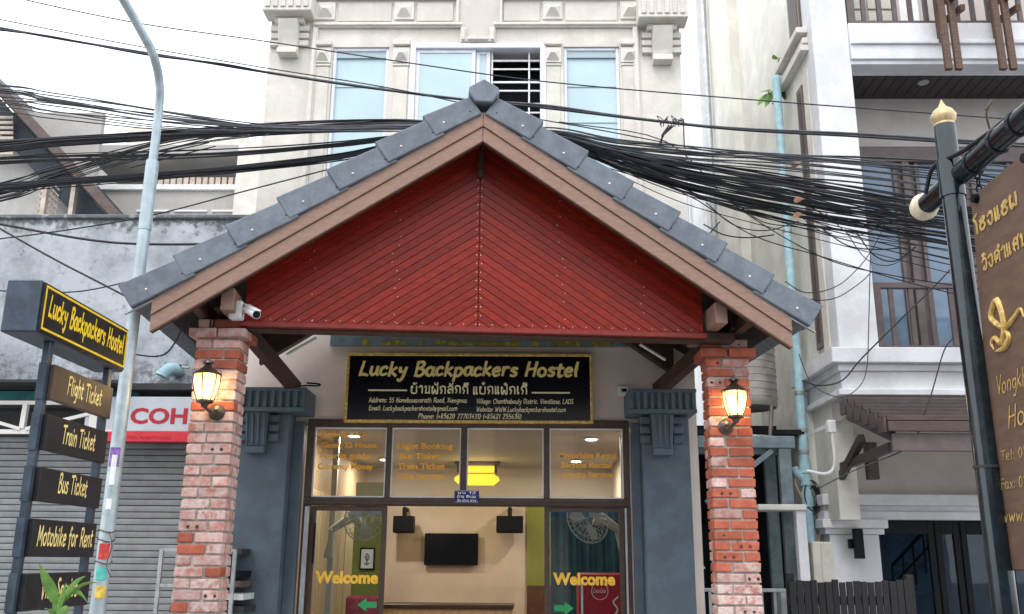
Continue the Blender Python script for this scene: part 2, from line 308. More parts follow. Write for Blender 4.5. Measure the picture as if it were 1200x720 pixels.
# ---------------------------------------------------------------- lettering: hand-drawn strokes, cap height 10, x-height 6
G = {}
def _g(line):
    for it in line.strip().split('\n'):
        c, wd, s = it.strip().split(' ', 2); c = {'SP': ' '}.get(c, c)
        st = []
        for q in s.split('|'):
            a = [float(t) for t in q.split()]; st.append([(a[i], a[i + 1]) for i in range(0, len(a), 2)])
        G[c] = (float(wd), st)
_g('''a 6 5 5 3 6 1 5 .5 2 2 0 4 1 5 5|5 6 4.6 2 6 0
b 6 1 10 1 0|1 4 3 6 5 4 4.5 1 2 0 1 1
c 5.4 4.6 5 3 6 1 4.5 .7 2 2 0 4.8 1
d 6.2 4.6 2 3 0 1 1 .8 4 3 5.6 4.6 4|5.4 10 4.7 3 5.6 0
e 5.8 1 3 4.5 3.6 4.4 5.4 2.8 6 1 4.4 .8 2 2.4 0 5 1
f 4.5 4.4 9 3 10 2 8 1.8 3 1.6 -2|.2 5.5 4 5.8
g 6 5 5 3 6 1 4.6 1 2 3 1 4.8 3|5 6 5 0 4 -3 1.6 -3
h 6 1.2 10 1 0|1 3.6 3 6 4.8 5 5 0
i 2.8 1.2 6 1.2 0|1.2 8 1.5 9
j 3 2 6 2 -2 .4 -3
k 5.8 1.4 10 .8 0|4.8 6 1.2 3|1.6 3.2 5.2 0
l 3 1.8 10 1.2 3 1.8 0
m 9 1 6 1 0|1 4 2.8 6 4.4 4.6 4.4 0|4.4 4 6.4 6 8 4.6 8 0
n 6.2 1 6 1 0|1 4 3 6 4.9 4.6 5 0
o 6.2 3 6 1 4.8 .8 1.6 3 0 5.2 1.6 5 4.6 3 6
p 6.2 1.2 6 .6 -3.5|1 5 3 6 5.2 4.4 4.6 1.4 2.6 0 1 1
r 5 1 6 1 0|1 3.6 2.4 5.8 4.6 5.6
s 5.2 4.6 5.4 2.6 6 1 4.8 2.4 3.4 4.4 2 3 .2 .8 .6
t 4.8 2.4 8.8 1.8 2 2.6 0 4.4 .8|.2 6 4.6 6.2
u 6.2 1 6 .8 2 2.4 0 4.6 2|5 6 4.8 2 5.8 0
v 5.6 1 6 2.8 0|2.8 0 5 6
w 8 1 6 2.2 0|2.2 0 4 5|4 5 5.4 0|5.4 0 7.4 6
x 5.6 1 6 5 0|5 6 1 0
y 6 1.2 6 1.6 3 4 3|5.2 6 3.8 -1 2 -3.6 .6 -2.6
z 5.6 1 6 5 6|5 6 1 0|1 0 5 0
A 7 .6 0 3.6 10|3.6 10 6.4 0|1.6 3.6 5.4 3.8
B 7 1.6 10 1 0|1.4 9.6 4.6 10 5.6 8 3.6 5.6 1.4 5.2|3 5.4 6 4 5.4 .8 3 -.2 .6 .2
C 7 6 8.6 4 10 1.6 8 .9 4 2.4 .4 5 .2 6.4 1.6
D 7.2 1.4 10 1 0|.8 9.8 4 10 6.4 6.6 5.4 1.6 .8 0
E 6.4 5.6 9.8 1.4 9.6|1.4 9.8 1 0|1.2 5.2 4.6 5.4|1 .1 5.8 .3
F 6 5.8 9.9 1.2 9.6|1.4 9.8 1 0|1.2 5.2 4.8 5.4
H 7.6 1.8 10 .8 0|6.8 10 6 0|1.2 4.8 6.4 5.4
L 6.6 2.2 10 1 .4|1 .4 3.4 .8 6 0
M 9 1 0 1.8 10|1.8 10 4.4 3|4.4 3 7.2 10|7.2 10 8 0
N 8 1 0 1.4 10|1.4 10 6 0|6 0 6.8 10
O 7.4 3.7 10 1 8 1 2 3.7 0 6.4 2 6.4 8 3.7 10
P 6.4 1.2 10 1 0|1 9.6 4.4 10 5.8 7.6 4 5 1.2 4.8
R 6.8 1.2 10 1 0|1 9.6 4.4 10 5.8 7.6 4 5 1.2 4.8|3 5 6.6 0
S 6.4 5.6 9 3.4 10 1.2 8 3 5.6 5.4 3 4 .4 .6 .8
T 7 0 9.6 7 10|3.6 9.8 3 0
V 7 1 10 3.4 0|3.4 0 6.6 10
W 10 1 10 2.6 0|2.6 0 5 8|5 8 6.6 0|6.6 0 9 10
X 7 1 10 6 0|6 10 .6 0
0 6 3 10 1 7 1 3 3 0 5 3 5 7 3 10
1 3.6 1 8 2.4 10|2.4 10 2 0
2 6 1 8 3 10 5 8 4 5 1 0|1 0 5.4 .2
3 6 1 9 3.6 10 4.8 8 2.6 5.4 5 3.6 4 .4 1 .6
4 6 3.6 10 .8 3.4|.8 3.4 5.4 3.6|4.2 6 4 0
5 6 5 10 1.6 9.8|1.6 9.8 1.2 5.6|1.2 5.6 4 6 5 3 3.4 .2 .8 .6
6 6 4.6 9.6 2 7 1 3 3 0 5 2 4 4.6 1.4 3.6
7 6 .8 9.8 5.4 10|5.4 10 2.4 0
8 6 3 10 1.2 8 4.6 3 3 0 1 2.6 4.6 7.6 3 10
: 2.4 1 5 1.2 5.8|1 .4 1.2 1.2
. 2.2 1 0 1.2 .9
, 2.2 1.4 .8 .8 -1
- 4 .6 3 3.6 3
+ 5 .6 3.6 4.6 3.6|2.6 5.6 2.6 1.6
( 3 2.6 10 1 5 2.4 -1
) 3 .8 10 2.2 5 .6 -1
@ 8 5 3 3.4 4 3 2 5 2 6 4 4 6.4 1 5 1 1 4 -1 6.6 0
SP 4 0 -90 0 -90
ບ 6.4 2 5 1.2 6.4 .8 5 1 1 2 0 4.6 0 5.4 1 5.4 6.4
ພ 6.8 1.6 5 1 6.4 .8 5 1 .6 2 0 3.2 3.4 4.4 0 5.6 .6 5.6 8
ນ 6.4 1 5.4 1.8 6.2 2.2 5 1.8 0|1.8 .6 5.6 .2|5.2 6.4 5 0
ກ 6.2 1.2 3.4 1 5.6 3 6.4 5 5.4 5.2 0|1.2 3.4 2.2 2.6 1.4 0
ລ 6.2 .9 5 3 6.4 5.2 4.8 5.2 0|5.2 2.4 3 3.6 .9 2 1.8 0 3.2 1
າ 4.4 .8 5 2.4 6.4 3.6 5.2 3.6 0
ແ 5 1 6.4 1 0 2 .8|3.2 6.4 3.2 0 4.2 .8
ເ 3 1 6.4 1 0 2 .8
ໂ 4.2 2.6 0 2.4 6 .6 8.6 3.8 10.4
ຮ 6 .9 5 3 6.4 5 5.4 1 3 1 .8 3 0 5 1.6 3.6 3.4
ງ 5.6 1 5.4 3 6.4 4.6 5 4.4 1 2.6 0 1 2.6
ມ 6.6 1.8 5.4 1 6.4 1 .6 2.2 0 3 1.6|1.6 1.4 5.4 .2|5.4 6.4 5.2 0
ວ 5.6 .8 5 2.8 6.4 4.8 5 4.6 1 3 0 1.6 1 2.8 2
ຄ 6 1.4 0 .8 4.4 3 6.4 5.2 4.6 5 0|2 3 3.4 3.6 3.2 1.8 2 2
ສ 6 .9 4 3 6.4 5 5 5 0|5 2.4 3 3.6 1 2 2 0|5 5.6 6.2 7.4
ຫ 6.6 1 6 1.6 0 2 4.4 4 6.4 5 5 5 0
ອ 5.6 1 5 3 6.4 4.8 4.6 4.4 .6 2 0 1 2
້ 0 -4.6 8.6 -3.6 9.6 -3.8 8 -1.6 9.2
ັ 0 -4.4 9 -4 7.6 -2.4 7.6 -1.6 9.4
ີ 0 -5 7.4 -3.2 9 -1.2 7.6 -5 7.4|-1.6 7.8 -1.4 9.4
ົ 0 -4.4 8.8 -3.6 7.6 -2.6 8.8 -1.4 7.6
໋ 0 -4.4 8.8 -2 8.8|-3.2 10 -3.2 7.6
ຳ 4.2 -2.6 7.6 -1.6 8.8 -.8 7.6 -2.6 7.6|.8 5 2.4 6.4 3.6 5.2 3.6 0''')
def width(text, gap=.6): return sum(G[c][0] + (gap if G[c][0] else 0) for c in text)
def strokes(text, org, right, up, mat_, name, parent, height, fit=None, thick=1.1, slant=.12, gap=.6, lift=.002, jitter=.12, center=False):
    """draw a line of hand lettering as ribbons on the plane (right, up); height = cap height in metres"""
    right = Vector(right).normalized(); up = Vector(up).normalized(); nrm = right.cross(up); org = Vector(org)
    s = height / 10; W = width(text, gap) * s
    sx = s * (fit / W if fit else 1)
    if center: org = org - right * (W * sx / s / 2)
    rng = random.Random(text); m = MB(); x = 0; k = 0
    for c in text:
        wd, sts = G[c]; dy = rng.uniform(-jitter, jitter) * 3
        for st in sts:
            if st[0][1] < -50: continue
            P = [Vector((x + a, b + dy, 0)) for a, b in st]
            if len(P) > 2: P = cr(P, 4)
            n = len(P); vs = []; fs = []
            for i, p in enumerate(P):
                t = (P[min(i + 1, n - 1)] - P[max(i - 1, 0)]); t = t.normalized() if t.length > 1e-6 else Vector((1, 0, 0))
                nn = Vector((-t.y, t.x, 0)); q = i / (n - 1)
                h = thick / 2 * (1.12 - .35 * abs(q - .35) + rng.uniform(-.05, .05))
                if i == 0: p = p - t * thick * .3
                if i == n - 1: p = p + t * thick * .3
                z = lift + k * .00012 + i * .00002
                for sg in (1, -1):
                    a = p + nn * h * sg
                    vs.append(org + right * (a.x + slant * a.y) * sx + up * a.y * s + nrm * z)
            for i in range(n - 1): fs.append((2 * i, 2 * i + 1, 2 * i + 3, 2 * i + 2))
            m.add(vs, fs); k = (k + 1) % 5
        if wd: x += wd + gap
    return m.build(name, mat_, parent, fixn=False)
def typeset(text, org, right, up, mat_, name, parent, height, fit=None, bold=0, center=False, lift=.003, depth=0, slant=0):
    """block lettering from the built-in face"""
    cu = bpy.data.curves.new(name, 'FONT'); cu.body = text; cu.size = 1; cu.offset = bold; cu.extrude = depth; cu.resolution_u = 3; cu.shear = slant
    to = bpy.data.objects.new(name, cu); COL.objects.link(to)
    me = bpy.data.meshes.new_from_object(to.evaluated_get(bpy.context.evaluated_depsgraph_get()))
    bpy.data.objects.remove(to); bpy.data.curves.remove(cu)
    xs = [v.co.x for v in me.vertices]; wdt = max(xs) - min(xs); s = height / .73
    sx = s * ((fit / (wdt * s)) if fit else 1)
    right = Vector(right).normalized(); up = Vector(up).normalized(); nrm = right.cross(up); org = Vector(org)
    m = MB(); x0 = min(xs) + (wdt / 2 if center else 0)
    m.add([org + right * (v.co.x - x0) * sx + up * v.co.y * s + nrm * (lift + v.co.z * s) for v in me.vertices], [tuple(p.vertices) for p in me.polygons])
    bpy.data.meshes.remove(me)
    return m.build(name, mat_, parent, fixn=False)

# ================================================================ setting
tag(B(-60, 60, -60, 5.2, -.3, 0).build('street', 'asphalt'), kind='structure')
tag(B(-60, 60, 5.2, 60, -.3, .13).build('pavement', 'paving'), kind='structure')

# ================================================================ hostel building
HX0, HX1, HY = -2.67, 1.55, 8.5
hb = thing('hostel_building', 'narrow cream hostel building with moulded upper storey and glass shopfront', 'building', (-.55, 9, .13))
FX0, FX1, FZT = -2.01, .925, 2.76            # shopfront opening
WIN = [(-2.01, -1.43, 4.75, 6.68), (-1.17, .14, 4.75, 6.68), (.36, .93, 4.75, 6.68)]
holes_wall(HX0, HX1, 3.55, 8.2, WIN, HY, HY + .25).build('wall', 'facade_paint', hb)
m = MB(); m.box(HX0, HX0 + .2, HY + .25, 15, .13, 8.2); m.box(HX1 - .2, HX1, HY + .25, 15, .13, 8.2); m.box(HX0 + .2, HX1 - .2, 14.8, 15, .13, 8.2); m.box(HX0 + .2, HX1 - .2, HY + .25, 14.8, 8, 8.2); m.build('wall', 'facade_paint', hb)
holes_wall(HX0, HX1, .13, 3.55, [(FX0 - .03, FX1 + .03, .13, FZT + .02)], HY, HY + .22).build('wall', 'porch_wall', hb)
B(-1.7, .62, 8.46, 8.5, .13, .15).build('threshold', 'paving', hb)
# upper windows
for (x0, x1, z0, z1), kind in zip(WIN, (0, 1, 0)):
    fw = .035 if kind == 0 else .06
    m = MB(); y0, y1 = (HY + .02, HY + .1) if kind == 0 else (HY - .03, HY + .1)
    if kind: x0 -= .04; x1 += .04; z1 += .03
    m.box(x0, x0 + fw, y0, y1, z0, z1); m.box(x1 - fw, x1, y0, y1, z0, z1); m.box(x0 + fw, x1 - fw, y0, y1, z1 - fw, z1); m.box(x0 + fw, x1 - fw, y0, y1, z0, z0 + fw)
    wn = m.build('window', 'upvc', hb, .006)
    if kind == 0:
        B(x0 + fw, x1 - fw, HY + .06, HY + .07, z0 + fw, z1 - fw).build('pane', 'pane_frost', wn)
        B(x0 + fw, x1 - fw, HY + .035, HY + .058, z1 - fw - .07, z1 - fw).build('blind_box', 'blind', wn)
        for k in range(4): B(x0 + fw, x1 - fw, HY + .051, HY + .059, z0 + .3 + k * .4, z0 + .306 + k * .4).build('slat', 'blind', wn)
    else:
        xa, xb = x0 + fw, x1 - fw
        s1 = xa + .61; s2 = xa + .72
        for (a, b_, d) in ((xa, s1, .0), (s1 + .002, s2 + .04, .03)):
            m = MB(); t = .04; m.box(a, a + t, HY + d, HY + d + .028, z0 + fw, z1 - fw); m.box(b_ - t, b_, HY + d, HY + d + .028, z0 + fw, z1 - fw); m.box(a + t, b_ - t, HY + d, HY + d + .028, z1 - fw - t, z1 - fw); m.box(a + t, b_ - t, HY + d, HY + d + .028, z0 + fw, z0 + fw + t)
            m.build('sash', 'upvc', wn, .004)
            B(a + t, b_ - t, HY + d + .01, HY + d + .016, z0 + fw + t, z1 - fw - t).build('pane', 'pane_frost', wn)
        B(s2 + .04, xb, HY + .5, HY + .52, z0 + fw, z1 - fw).build('dark_interior', 'dark_room', wn)
        z = z0 + .08; k = 0
        while z < z1 - .1:
            B(s2 + .045, xb - .002, HY + .06, HY + .072, z, z + (.016 if k % 2 else .02)).build('grille_bar', 'white_metal', wn); z += .095 if k % 2 else .15; k += 1
        for xx in (xb - .12, s2 + .05): B(xx, xx + .016, HY + .048, HY + .0595, z0 + fw, z1 - fw).build('grille_bar', 'white_metal', wn)
# mouldings
def strip(x0, x1, z0, z1, t=.03, mt='trim_paint', nm='moulding'): return B(x0, x1, HY - t, HY + .002, z0, z1).build(nm, mt, hb, .006)
def px_strip(a, b_, c, d, t=.03, nm='moulding'):
    x0, z1 = XZ(a, b_, HY - t); x1, z0 = XZ(c, d, HY - t); return strip(x0, x1, z0, z1, t, 'trim_paint', nm)
zt = XZ(450, 31, HY)[1]
xl = -2.23; xr = 1.13
for (x0, x1, z0, z1) in ((xl, -.67, zt - .03, zt + .03), (-.70, -.64, zt - .2, zt - .03), (-.64, -.40, zt - .2, zt - .14), (-.40, -.34, zt - .2, zt - .03), (-.37, xr, zt - .03, zt + .03), (xl, xl + .06, 3.6, zt - .03), (xr - .06, xr, 3.6, zt - .03)):
    strip(x0, x1, z0, z1, .035)
    strip(x0 + .012, x1 - .012, z0 + .014, z1 - .014, .055)
for k in range(9): strip(-.635 + k * .026, -.622 + k * .026, zt - .128, zt - .116, .02, 'trim_paint', 'dentil')
# piers between windows with pyramid bosses
def boss(cx, cz, s=.085):
    m = MB(); m.box(cx - s, cx + s, HY - .025, HY + .002, cz - s, cz + s)
    t = s * .78; b0 = HY - .0251; m.add([(cx - t, b0, cz - t), (cx + t, b0, cz - t), (cx + t, b0, cz + t * .8), (cx - t, b0, cz + t * .8), (cx - t * .3, b0 - .055, cz), (cx + t * .3, b0 - .055, cz)], [(0, 1, 5, 4), (1, 2, 5), (2, 3, 4, 5), (3, 0, 4)])
    m.build('boss', 'trim_paint', hb)
for cx in (-2.11, -1.30, .25, 1.03):
    strip(cx - .09, cx + .09, 6.68, 6.74, .05); boss(cx, 6.575); strip(cx - .085, cx + .085, 6.455, 6.482, .02); strip(cx - .075, cx + .075, 4.8, 6.452, .012, 'facade_paint', 'pier')
zf = XZ(450, 14, HY)[1]
for cx in (-2.11, -1.29, .25, 1.05): boss(cx, zf, .1)
for (a, b_) in ((-1.98, -1.42), (-1.16, -.78), (-.26, .12), (.38, .92)): strip(a, b_, zf - .12, zf + .1, .015, 'facade_paint', 'panel')
strip(-2.25, -.72, zf + .135, zf + .16, .06); strip(-.3, 1.16, zf + .135, zf + .16, .06); strip(-.75, -.72, zf - .15, zf + .135, .04); strip(-.3, -.27, zf - .15, zf + .135, .04)
strip(-2.25, 1.16, zf + .5, zf + .62, .12)
# corner capitals of the upper storey
for s, cx in ((-1, -2.46), (1, 1.36)):
    cb = MB(); zc = XZ(335, 12, HY - .22)[1] if s < 0 else XZ(780, 20, HY - .22)[1]
    cb.box(cx - .25, cx + .25, HY - .22, HY + .002, zc, zc + .3); cb.build('capital', 'trim_paint', hb, .008)
    for k in range(6): B(cx - .22 + k * .078, cx - .17 + k * .078, HY - .235, HY - .22, zc + .04, zc + .28).build('flute', 'facade_paint', hb, .004)
    B(cx - .15, cx + .15, HY - .1, HY + .002, zc - .06, zc).build('capital', 'trim_paint', hb, .006)
    m = MB(); m.hexa([(cx - .1, HY - .06, zc - .36), (cx + .1, HY - .06, zc - .36), (cx + .1, HY + .002, zc - .36), (cx - .1, HY + .002, zc - .36), (cx - .1, HY - .17, zc - .06), (cx + .1, HY - .17, zc - .06), (cx + .1, HY + .002, zc - .06), (cx - .1, HY + .002, zc - .06)]); m.box(cx - .1, cx + .1, HY - .12, HY + .002, zc - .42, zc - .3605); m.build('bracket', 'trim_paint', hb, .006)
    for k in range(3):
        for sg in (-1, 1): B(cx + sg * .15 - .05, cx + sg * .15 + .05, HY - .05, HY + .002, zc - .13 - k * .085, zc - .07 - k * .085).build('bracket', 'trim_paint', hb, .004)
# grey pilasters beside the shopfront
for s, xa, xb in ((-1, -2.60, -2.13), (1, 1.02, 1.44)):
    B(xa, xb, 8.28, HY + .002, .13, 2.85).build('pilaster', 'pilaster_grey', hb, .008)
    if s < 0: B(xb, xb + .1, 8.42, HY + .001, .13, 2.80).build('pilaster', 'pilaster_grey', hb, .006)
    else: B(xa - .08, xa, 8.42, HY + .001, .13, 2.80).build('pilaster', 'pilaster_grey', hb, .006)
    ca, cb_ = xa - .02 if s < 0 else xa - .13, xb + .17 if s < 0 else xb + .05
    B(ca, cb_, 8.14, HY + .002, 2.85, 3.06).build('capital', 'pilaster_grey', hb, .01)
    n = 9
    for k in range(n + 1):
        x = ca + .01 + k * (cb_ - ca - .05) / n; B(x, x + .03, 8.12, 8.1402, 2.885, 3.03).build('flute', 'pilaster_grey', hb, .003)
    B(ca, cb_, 8.115, 8.1401, 3.03, 3.062).build('capital_band', 'pilaster_grey', hb, .004); B(ca, cb_, 8.115, 8.1401, 2.848, 2.885).build('capital_band', 'pilaster_grey', hb, .004)
    cx = (xa + xb) / 2 - .04
    m = MB(); m.hexa([(cx - .085, 8.21, 2.55), (cx + .085, 8.21, 2.55), (cx + .085, 8.282, 2.55), (cx - .085, 8.282, 2.55), (cx - .1, 8.16, 2.85), (cx + .1, 8.16, 2.85), (cx + .1, 8.282, 2.85), (cx - .1, 8.282, 2.85)]); m.box(cx - .085, cx + .085, 8.19, 8.282, 2.49, 2.5495); m.build('bracket', 'pilaster_grey', hb, .006)
    for k in range(4): MB().hexa([(cx - .085 + k * .05, 8.195, 2.57), (cx - .07 + k * .05, 8.195, 2.57), (cx - .07 + k * .05, 8.22, 2.57), (cx - .085 + k * .05, 8.22, 2.57), (cx - .09 + k * .052, 8.145, 2.83), (cx - .073 + k * .052, 8.145, 2.83), (cx - .073 + k * .052, 8.2, 2.83), (cx - .09 + k * .052, 8.2, 2.83)]).build('flute', 'pilaster_grey', hb)
    for sg in (-1, 1):
        for k in range(3): B(cx + sg * .145 - .045, cx + sg * .145 + .045, 8.23, 8.282, 2.77 - k * .085, 2.83 - k * .085).build('bracket', 'pilaster_grey', hb, .004)
# shopfront: frame, upper panes, sliding doors
fy0, fy1 = 8.47, 8.55
ZT0, ZT1 = 2.055, 2.128
mul = [(-1.985, -1.945), (-1.283, -1.235), (-.603, -.548), (.15, .202), (.868, .905)]
m = MB(); m.box(FX0, FX1, fy0, fy1, 2.757, 2.83); m.box(FX0, FX1, fy0, fy1, ZT0, ZT1 - .0005); m.box(FX0, mul[0][1], fy0, fy1, .15, ZT0 - .0005); m.box(mul[4][0], FX1, fy0, fy1, .15, ZT0 - .0005)
m.build('shopfront_frame', 'frame_brown', hb, .004)
B(FX0 + .02, FX1 - .02, fy0 - .02, fy0 + .001, ZT0 + .012, ZT0 + .03).build('door_track', 'frame_brown', hb, .003)
for i, (a, b_) in enumerate(mul): B(a if i else FX0, b_ if i < 4 else FX1, fy0, fy1, ZT1, 2.7565).build('mullion', 'frame_brown', hb, .004)
TXT = [(['Taxi Service', 'Guest 22 House', 'Tourist guide', 'Currency Money'], .01), (['Flight Booking', 'Bus Ticket', 'Train Ticket', 'Visa Service'], .02), ([], 0), (['Motorbike Rental', 'Bicycle Rental', 'Laundry Service'], .05)]
TXT[0] = (['Taxi Service', 'Guest 22 House', 'Tourist guide', 'Currency Money'], 0)
for i in range(4):
    a, b_ = mul[i][1], mul[i + 1][0]
    pn = B(a, b_, 8.505, 8.511, ZT1, 2.7565).build('pane', 'clear_glass', hb)
    m = MB(); m.box(a, a + .012, 8.49, 8.503, ZT1, 2.7565); m.box(b_ - .012, b_, 8.49, 8.503, ZT1, 2.7565); m.box(a + .012, b_ - .012, 8.49, 8.503, 2.744, 2.7565); m.box(a + .012, b_ - .012, 8.49, 8.503, ZT1, ZT1 + .012); m.build('glazing_bead', 'white_metal', hb)
    L = TXT[i][0]; y0 = [509, 523, 0, 534][i]; xx = [375, 466, 0, 655][i]
    for k, t in enumerate(L):
        x, z = XZ(xx + (3 if k == 1 else 0) - (3 if i == 0 else .6) * k * .3, y0 + k * [12.6, 11.8, 0, 11.2][i] + 3, 8.5)
        typeset(t, (x, 8.5, z), (1, 0, 0), (0, 0, 1), 'orange_letter', 'lettering', pn, .052, fit=(len(t) * (.036 if i != 3 else .0325)), bold=.028)
def door(x0, x1, y, stile=.045):
    m = MB(); m.box(x0, x0 + stile, y, y + .03, .15, ZT0 - .003); m.box(x1 - stile, x1, y, y + .03, .15, ZT0 - .003); m.box(x0 + stile, x1 - stile, y, y + .03, ZT0 - .045, ZT0 - .003); m.box(x0 + stile, x1 - stile, y, y + .03, .15, .25); d = m.build('sliding_door', 'frame_brown', hb, .003)
    p = B(x0 + stile, x1 - stile, y + .012, y + .018, .25, ZT0 - .045).build('pane', 'door_glass', d); return d, p
def d_letters(d, txt, px, py, pw):
    x, z = XZ(px, py, 8.5); x2 = XZ(px + pw, py, 8.5)[0]
    typeset(txt, (x, 8.5, z), (1, 0, 0), (0, 0, 1), 'welcome_letter', 'lettering', d, .1, fit=x2 - x, bold=.045)
def arrow(d, px, py, sgn):
    x, z = XZ(px, py, 8.5); x -= 0; L = .16
    pts = [(0, .026), (.09, .026), (.09, .055), (.17, 0), (.09, -.055), (.09, -.026), (0, -.026)]
    m = MB(); m.prism([(x + sgn * (u - .085), 8.497, z + v) for u, v in pts], (0, .002, 0)); m.build('arrow_sticker', 'arrow_green', d)
dl, p1 = door(-1.94, -1.255, 8.50); dr, p2 = door(.155, .865, 8.50)
d_letters(dl, 'Welcome', 369, 683, 74); d_letters(dr, 'Welcome', 648, 685, 73)
arrow(dl, 430, 709, -1); arrow(dr, 661, 713, 1)
B(-1.9, -1.885, 8.47, 8.499, 1.55, 1.9).build('door_handle', 'lamp_black', dl)
B(-1.985, -1.945, 8.452, 8.469, .15, 2.045).build('jamb_strip', 'rail_grey', hb); B(.868, .885, 8.452, 8.469, .15, 2.045).build('jamb_strip', 'rail_grey', hb)
# plaster gap beside frame
strip(-2.06, -2.03, 2.2, 2.76, .006, 'white_metal', 'sealant'); strip(.93, .95, .2, 2.72, .006, 'white_metal', 'sealant')
# painted band behind the canopy
pb = B(-1.85, 1.02, 8.46, HY + .001, 3.52, 3.7).build('fascia_board', 'steel_bluegrey', hb)
x = -1.55
while x < .75:
    ww = random.choice((.05, .07, .09)); B(x, x + ww, 8.452, 8.4605, 3.525, 3.555 + random.random() * .03).build('letter_block', 'remnant_yellow', pb)
    x += ww + random.choice((.012, .012, .02, .11))
# room inside
rm = MB(); rm.box(-2.46, 1.35, 13.5, 13.6, .13, 2.9); rm.build('back_wall', 'room_wall', hb)
B(-2.46, -2.3, 8.73, 13.5, .13, 2.9).build('room_side_wall', 'room_wood', hb); B(1.2, 1.35, 8.73, 13.5, .13, 2.9).build('room_side_wall', 'room_wall', hb)
B(-2.47, 1.35, 8.73, 13.6, 2.86, 2.96).build('ceiling', 'room_ceiling', hb); B(-2.47, 1.35, 8.4, 13.6, .05, .145).build('floor', 'room_floor', hb)
B(-2.0, .9, 8.56, 8.72, 2.84, 2.86).build('ceiling', 'room_ceiling', hb)
for k in range(5): B(-2.3, -2.26, 8.9 + k * .75, 9.6 + k * .75, .15, 2.3).build('wall_panel', 'room_wood', hb, .006)
x0, z0 = XZ(617, 710, 13.4); x1, z1 = XZ(634, 596, 13.4)
B(x0, x0 + .75, 13.46, 13.501, 1.25, 2.45).build('wall_panel', 'room_green', hb); B(x0 + .005, x0 + .75, 13.45, 13.502, .15, 1.25).build('inner_door', 'room_door', hb)
B(-2.29, -1.95, 12.6, 12.64, .15, 2.4).build('wall_panel', 'room_green', hb)
# downlights of the ceiling
for (px, py) in ((415, 510), (451, 538), (693, 514), (675, 540)):
    d = ray(px, py); t = (2.855 - CAMZ) / d.z; p = CC + d * t; py_ = min(p.y, 13.1); p = Vector((p.x * py_ / p.y, py_, 2.855))
    dlz = thing('downlight', {415: 'round white downlight lit above the first pane from the left', 451: 'small lit downlight by the first mullion of the shopfront', 693: 'round lit downlight high in the rightmost upper pane', 675: 'lower lit downlight behind lettering of the rightmost upper pane'}[px], 'downlight', p, 'ceiling downlights in the lobby')
    MB().lathe([(.085, 0), (.085, -.012), (.06, -.012)], p, 20).build('trim_ring', 'white_metal', dlz); MB().lathe([(.058, -.0125), (.058, -.018)], p, 20).build('lens', 'downlight', dlz)
    la = bpy.data.lights.new('downlight_lamp', 'AREA'); la.shape = 'DISK'; la.size = .12; la.energy = 8; la.color = (1, .92, .8)
    lo = bpy.data.objects.new('downlight_lamp', la); COL.objects.link(lo); lo.location = p - Vector((0, 0, .03)); lo.parent = dlz; lo.location = (0, 0, -.03)
# yellow ceiling lamp
d = ray(560, 531); p = CC + d * (12.6 / d.y)
cl = thing('ceiling_lamp', 'yellow glowing ceiling lamp with dark end brackets seen through upper panes', 'ceiling lamp', (p.x, p.y, 2.86))
MB().box(p.x - .3, p.x + .3, p.y - .12, p.y + .12, 2.82, 2.86).build('base_plate', 'frame_brown', cl, .01)
m = MB(); m.tube([(p.x - .27, p.y - .06, 2.76), (p.x + .25, p.y - .06, 2.76)], .045, 12); m.build('shade', 'lamp_yellow', cl, smooth=True)
m = MB(); m.tube([(p.x - .31, p.y + .05, 2.64), (p.x - .24, p.y + .05, 2.63), (p.x + .22, p.y + .05, 2.63), (p.x + .29, p.y + .05, 2.64)], [.02, .075, .075, .02], 12); m.build('shade', 'lamp_yellow', cl, smooth=True)
MB().box(p.x - .26, p.x + .24, p.y - .13, p.y - .1, 2.69, 2.705).build('divider', 'gold_frame', cl)
for sx in (-.27, .23): MB().box(p.x + sx, p.x + sx + .03, p.y - .11, p.y + .11, 2.7, 2.82).build('bracket', 'frame_brown', cl)
la = bpy.data.lights.new('ceiling_lamp_light', 'POINT'); la.energy = 3.5; la.color = (1, .8, .3); la.shadow_soft_size = .15
lo = bpy.data.objects.new('ceiling_lamp_light', la); COL.objects.link(lo); lo.parent = cl; lo.location = (0, -.3, -.45)

# ---------------------------------------------------------------- name sign over the door
sg = thing('name_sign', 'black hostel name board with gold lettering in a thin gold frame above the shopfront', 'sign', (-.54, 8.44, 2.81))
SX0, SX1, SZ0, SZ1 = -1.665, .592, 2.80, 3.432
B(SX0, SX1, 8.42, 8.495, SZ0, SZ1).build('panel', 'black_gloss', sg)
m = MB(); t = .018; m.box(SX0 - .008, SX1 + .008, 8.405, 8.4965, SZ1 - t, SZ1 + .006); m.box(SX0 - .008, SX1 + .008, 8.405, 8.4965, SZ0 - .006, SZ0 + t); m.box(SX0 - .008, SX0 + t, 8.406, 8.4965, SZ0 + t, SZ1 - t); m.box(SX1 - t, SX1 + .008, 8.406, 8.4965, SZ0 + t, SZ1 - t)
m.build('frame', 'gold_frame', sg, .004)
R_, U_ = (1, 0, 0), (0, 0, 1)
def S(txt, px, py, pw, ph, mt='gold_letter', th=1.1, nm='lettering', par=None, Y=8.42, slant=.14):
    x, z = XZ(px, py, Y); x2 = XZ(px + pw, py, Y)[0]; h = XZ(px, py - ph, Y)[1] - z
    return strokes(txt, (x, Y, z), R_, U_, mt, nm, par or sg, h, fit=x2 - x, thick=th, slant=slant)
S('Lucky Backpackers Hostel', 420, 440, 258, 16, 'gold_letter', 2.0)
S('ບ້ານພັກລັກກີ້', 481, 461, 69, 13, 'cream_letter', 1.25, slant=0); S('ແບ໋ກແພ໋ກເກີ້', 554, 461.5, 65, 13, 'cream_letter', 1.25, slant=0)
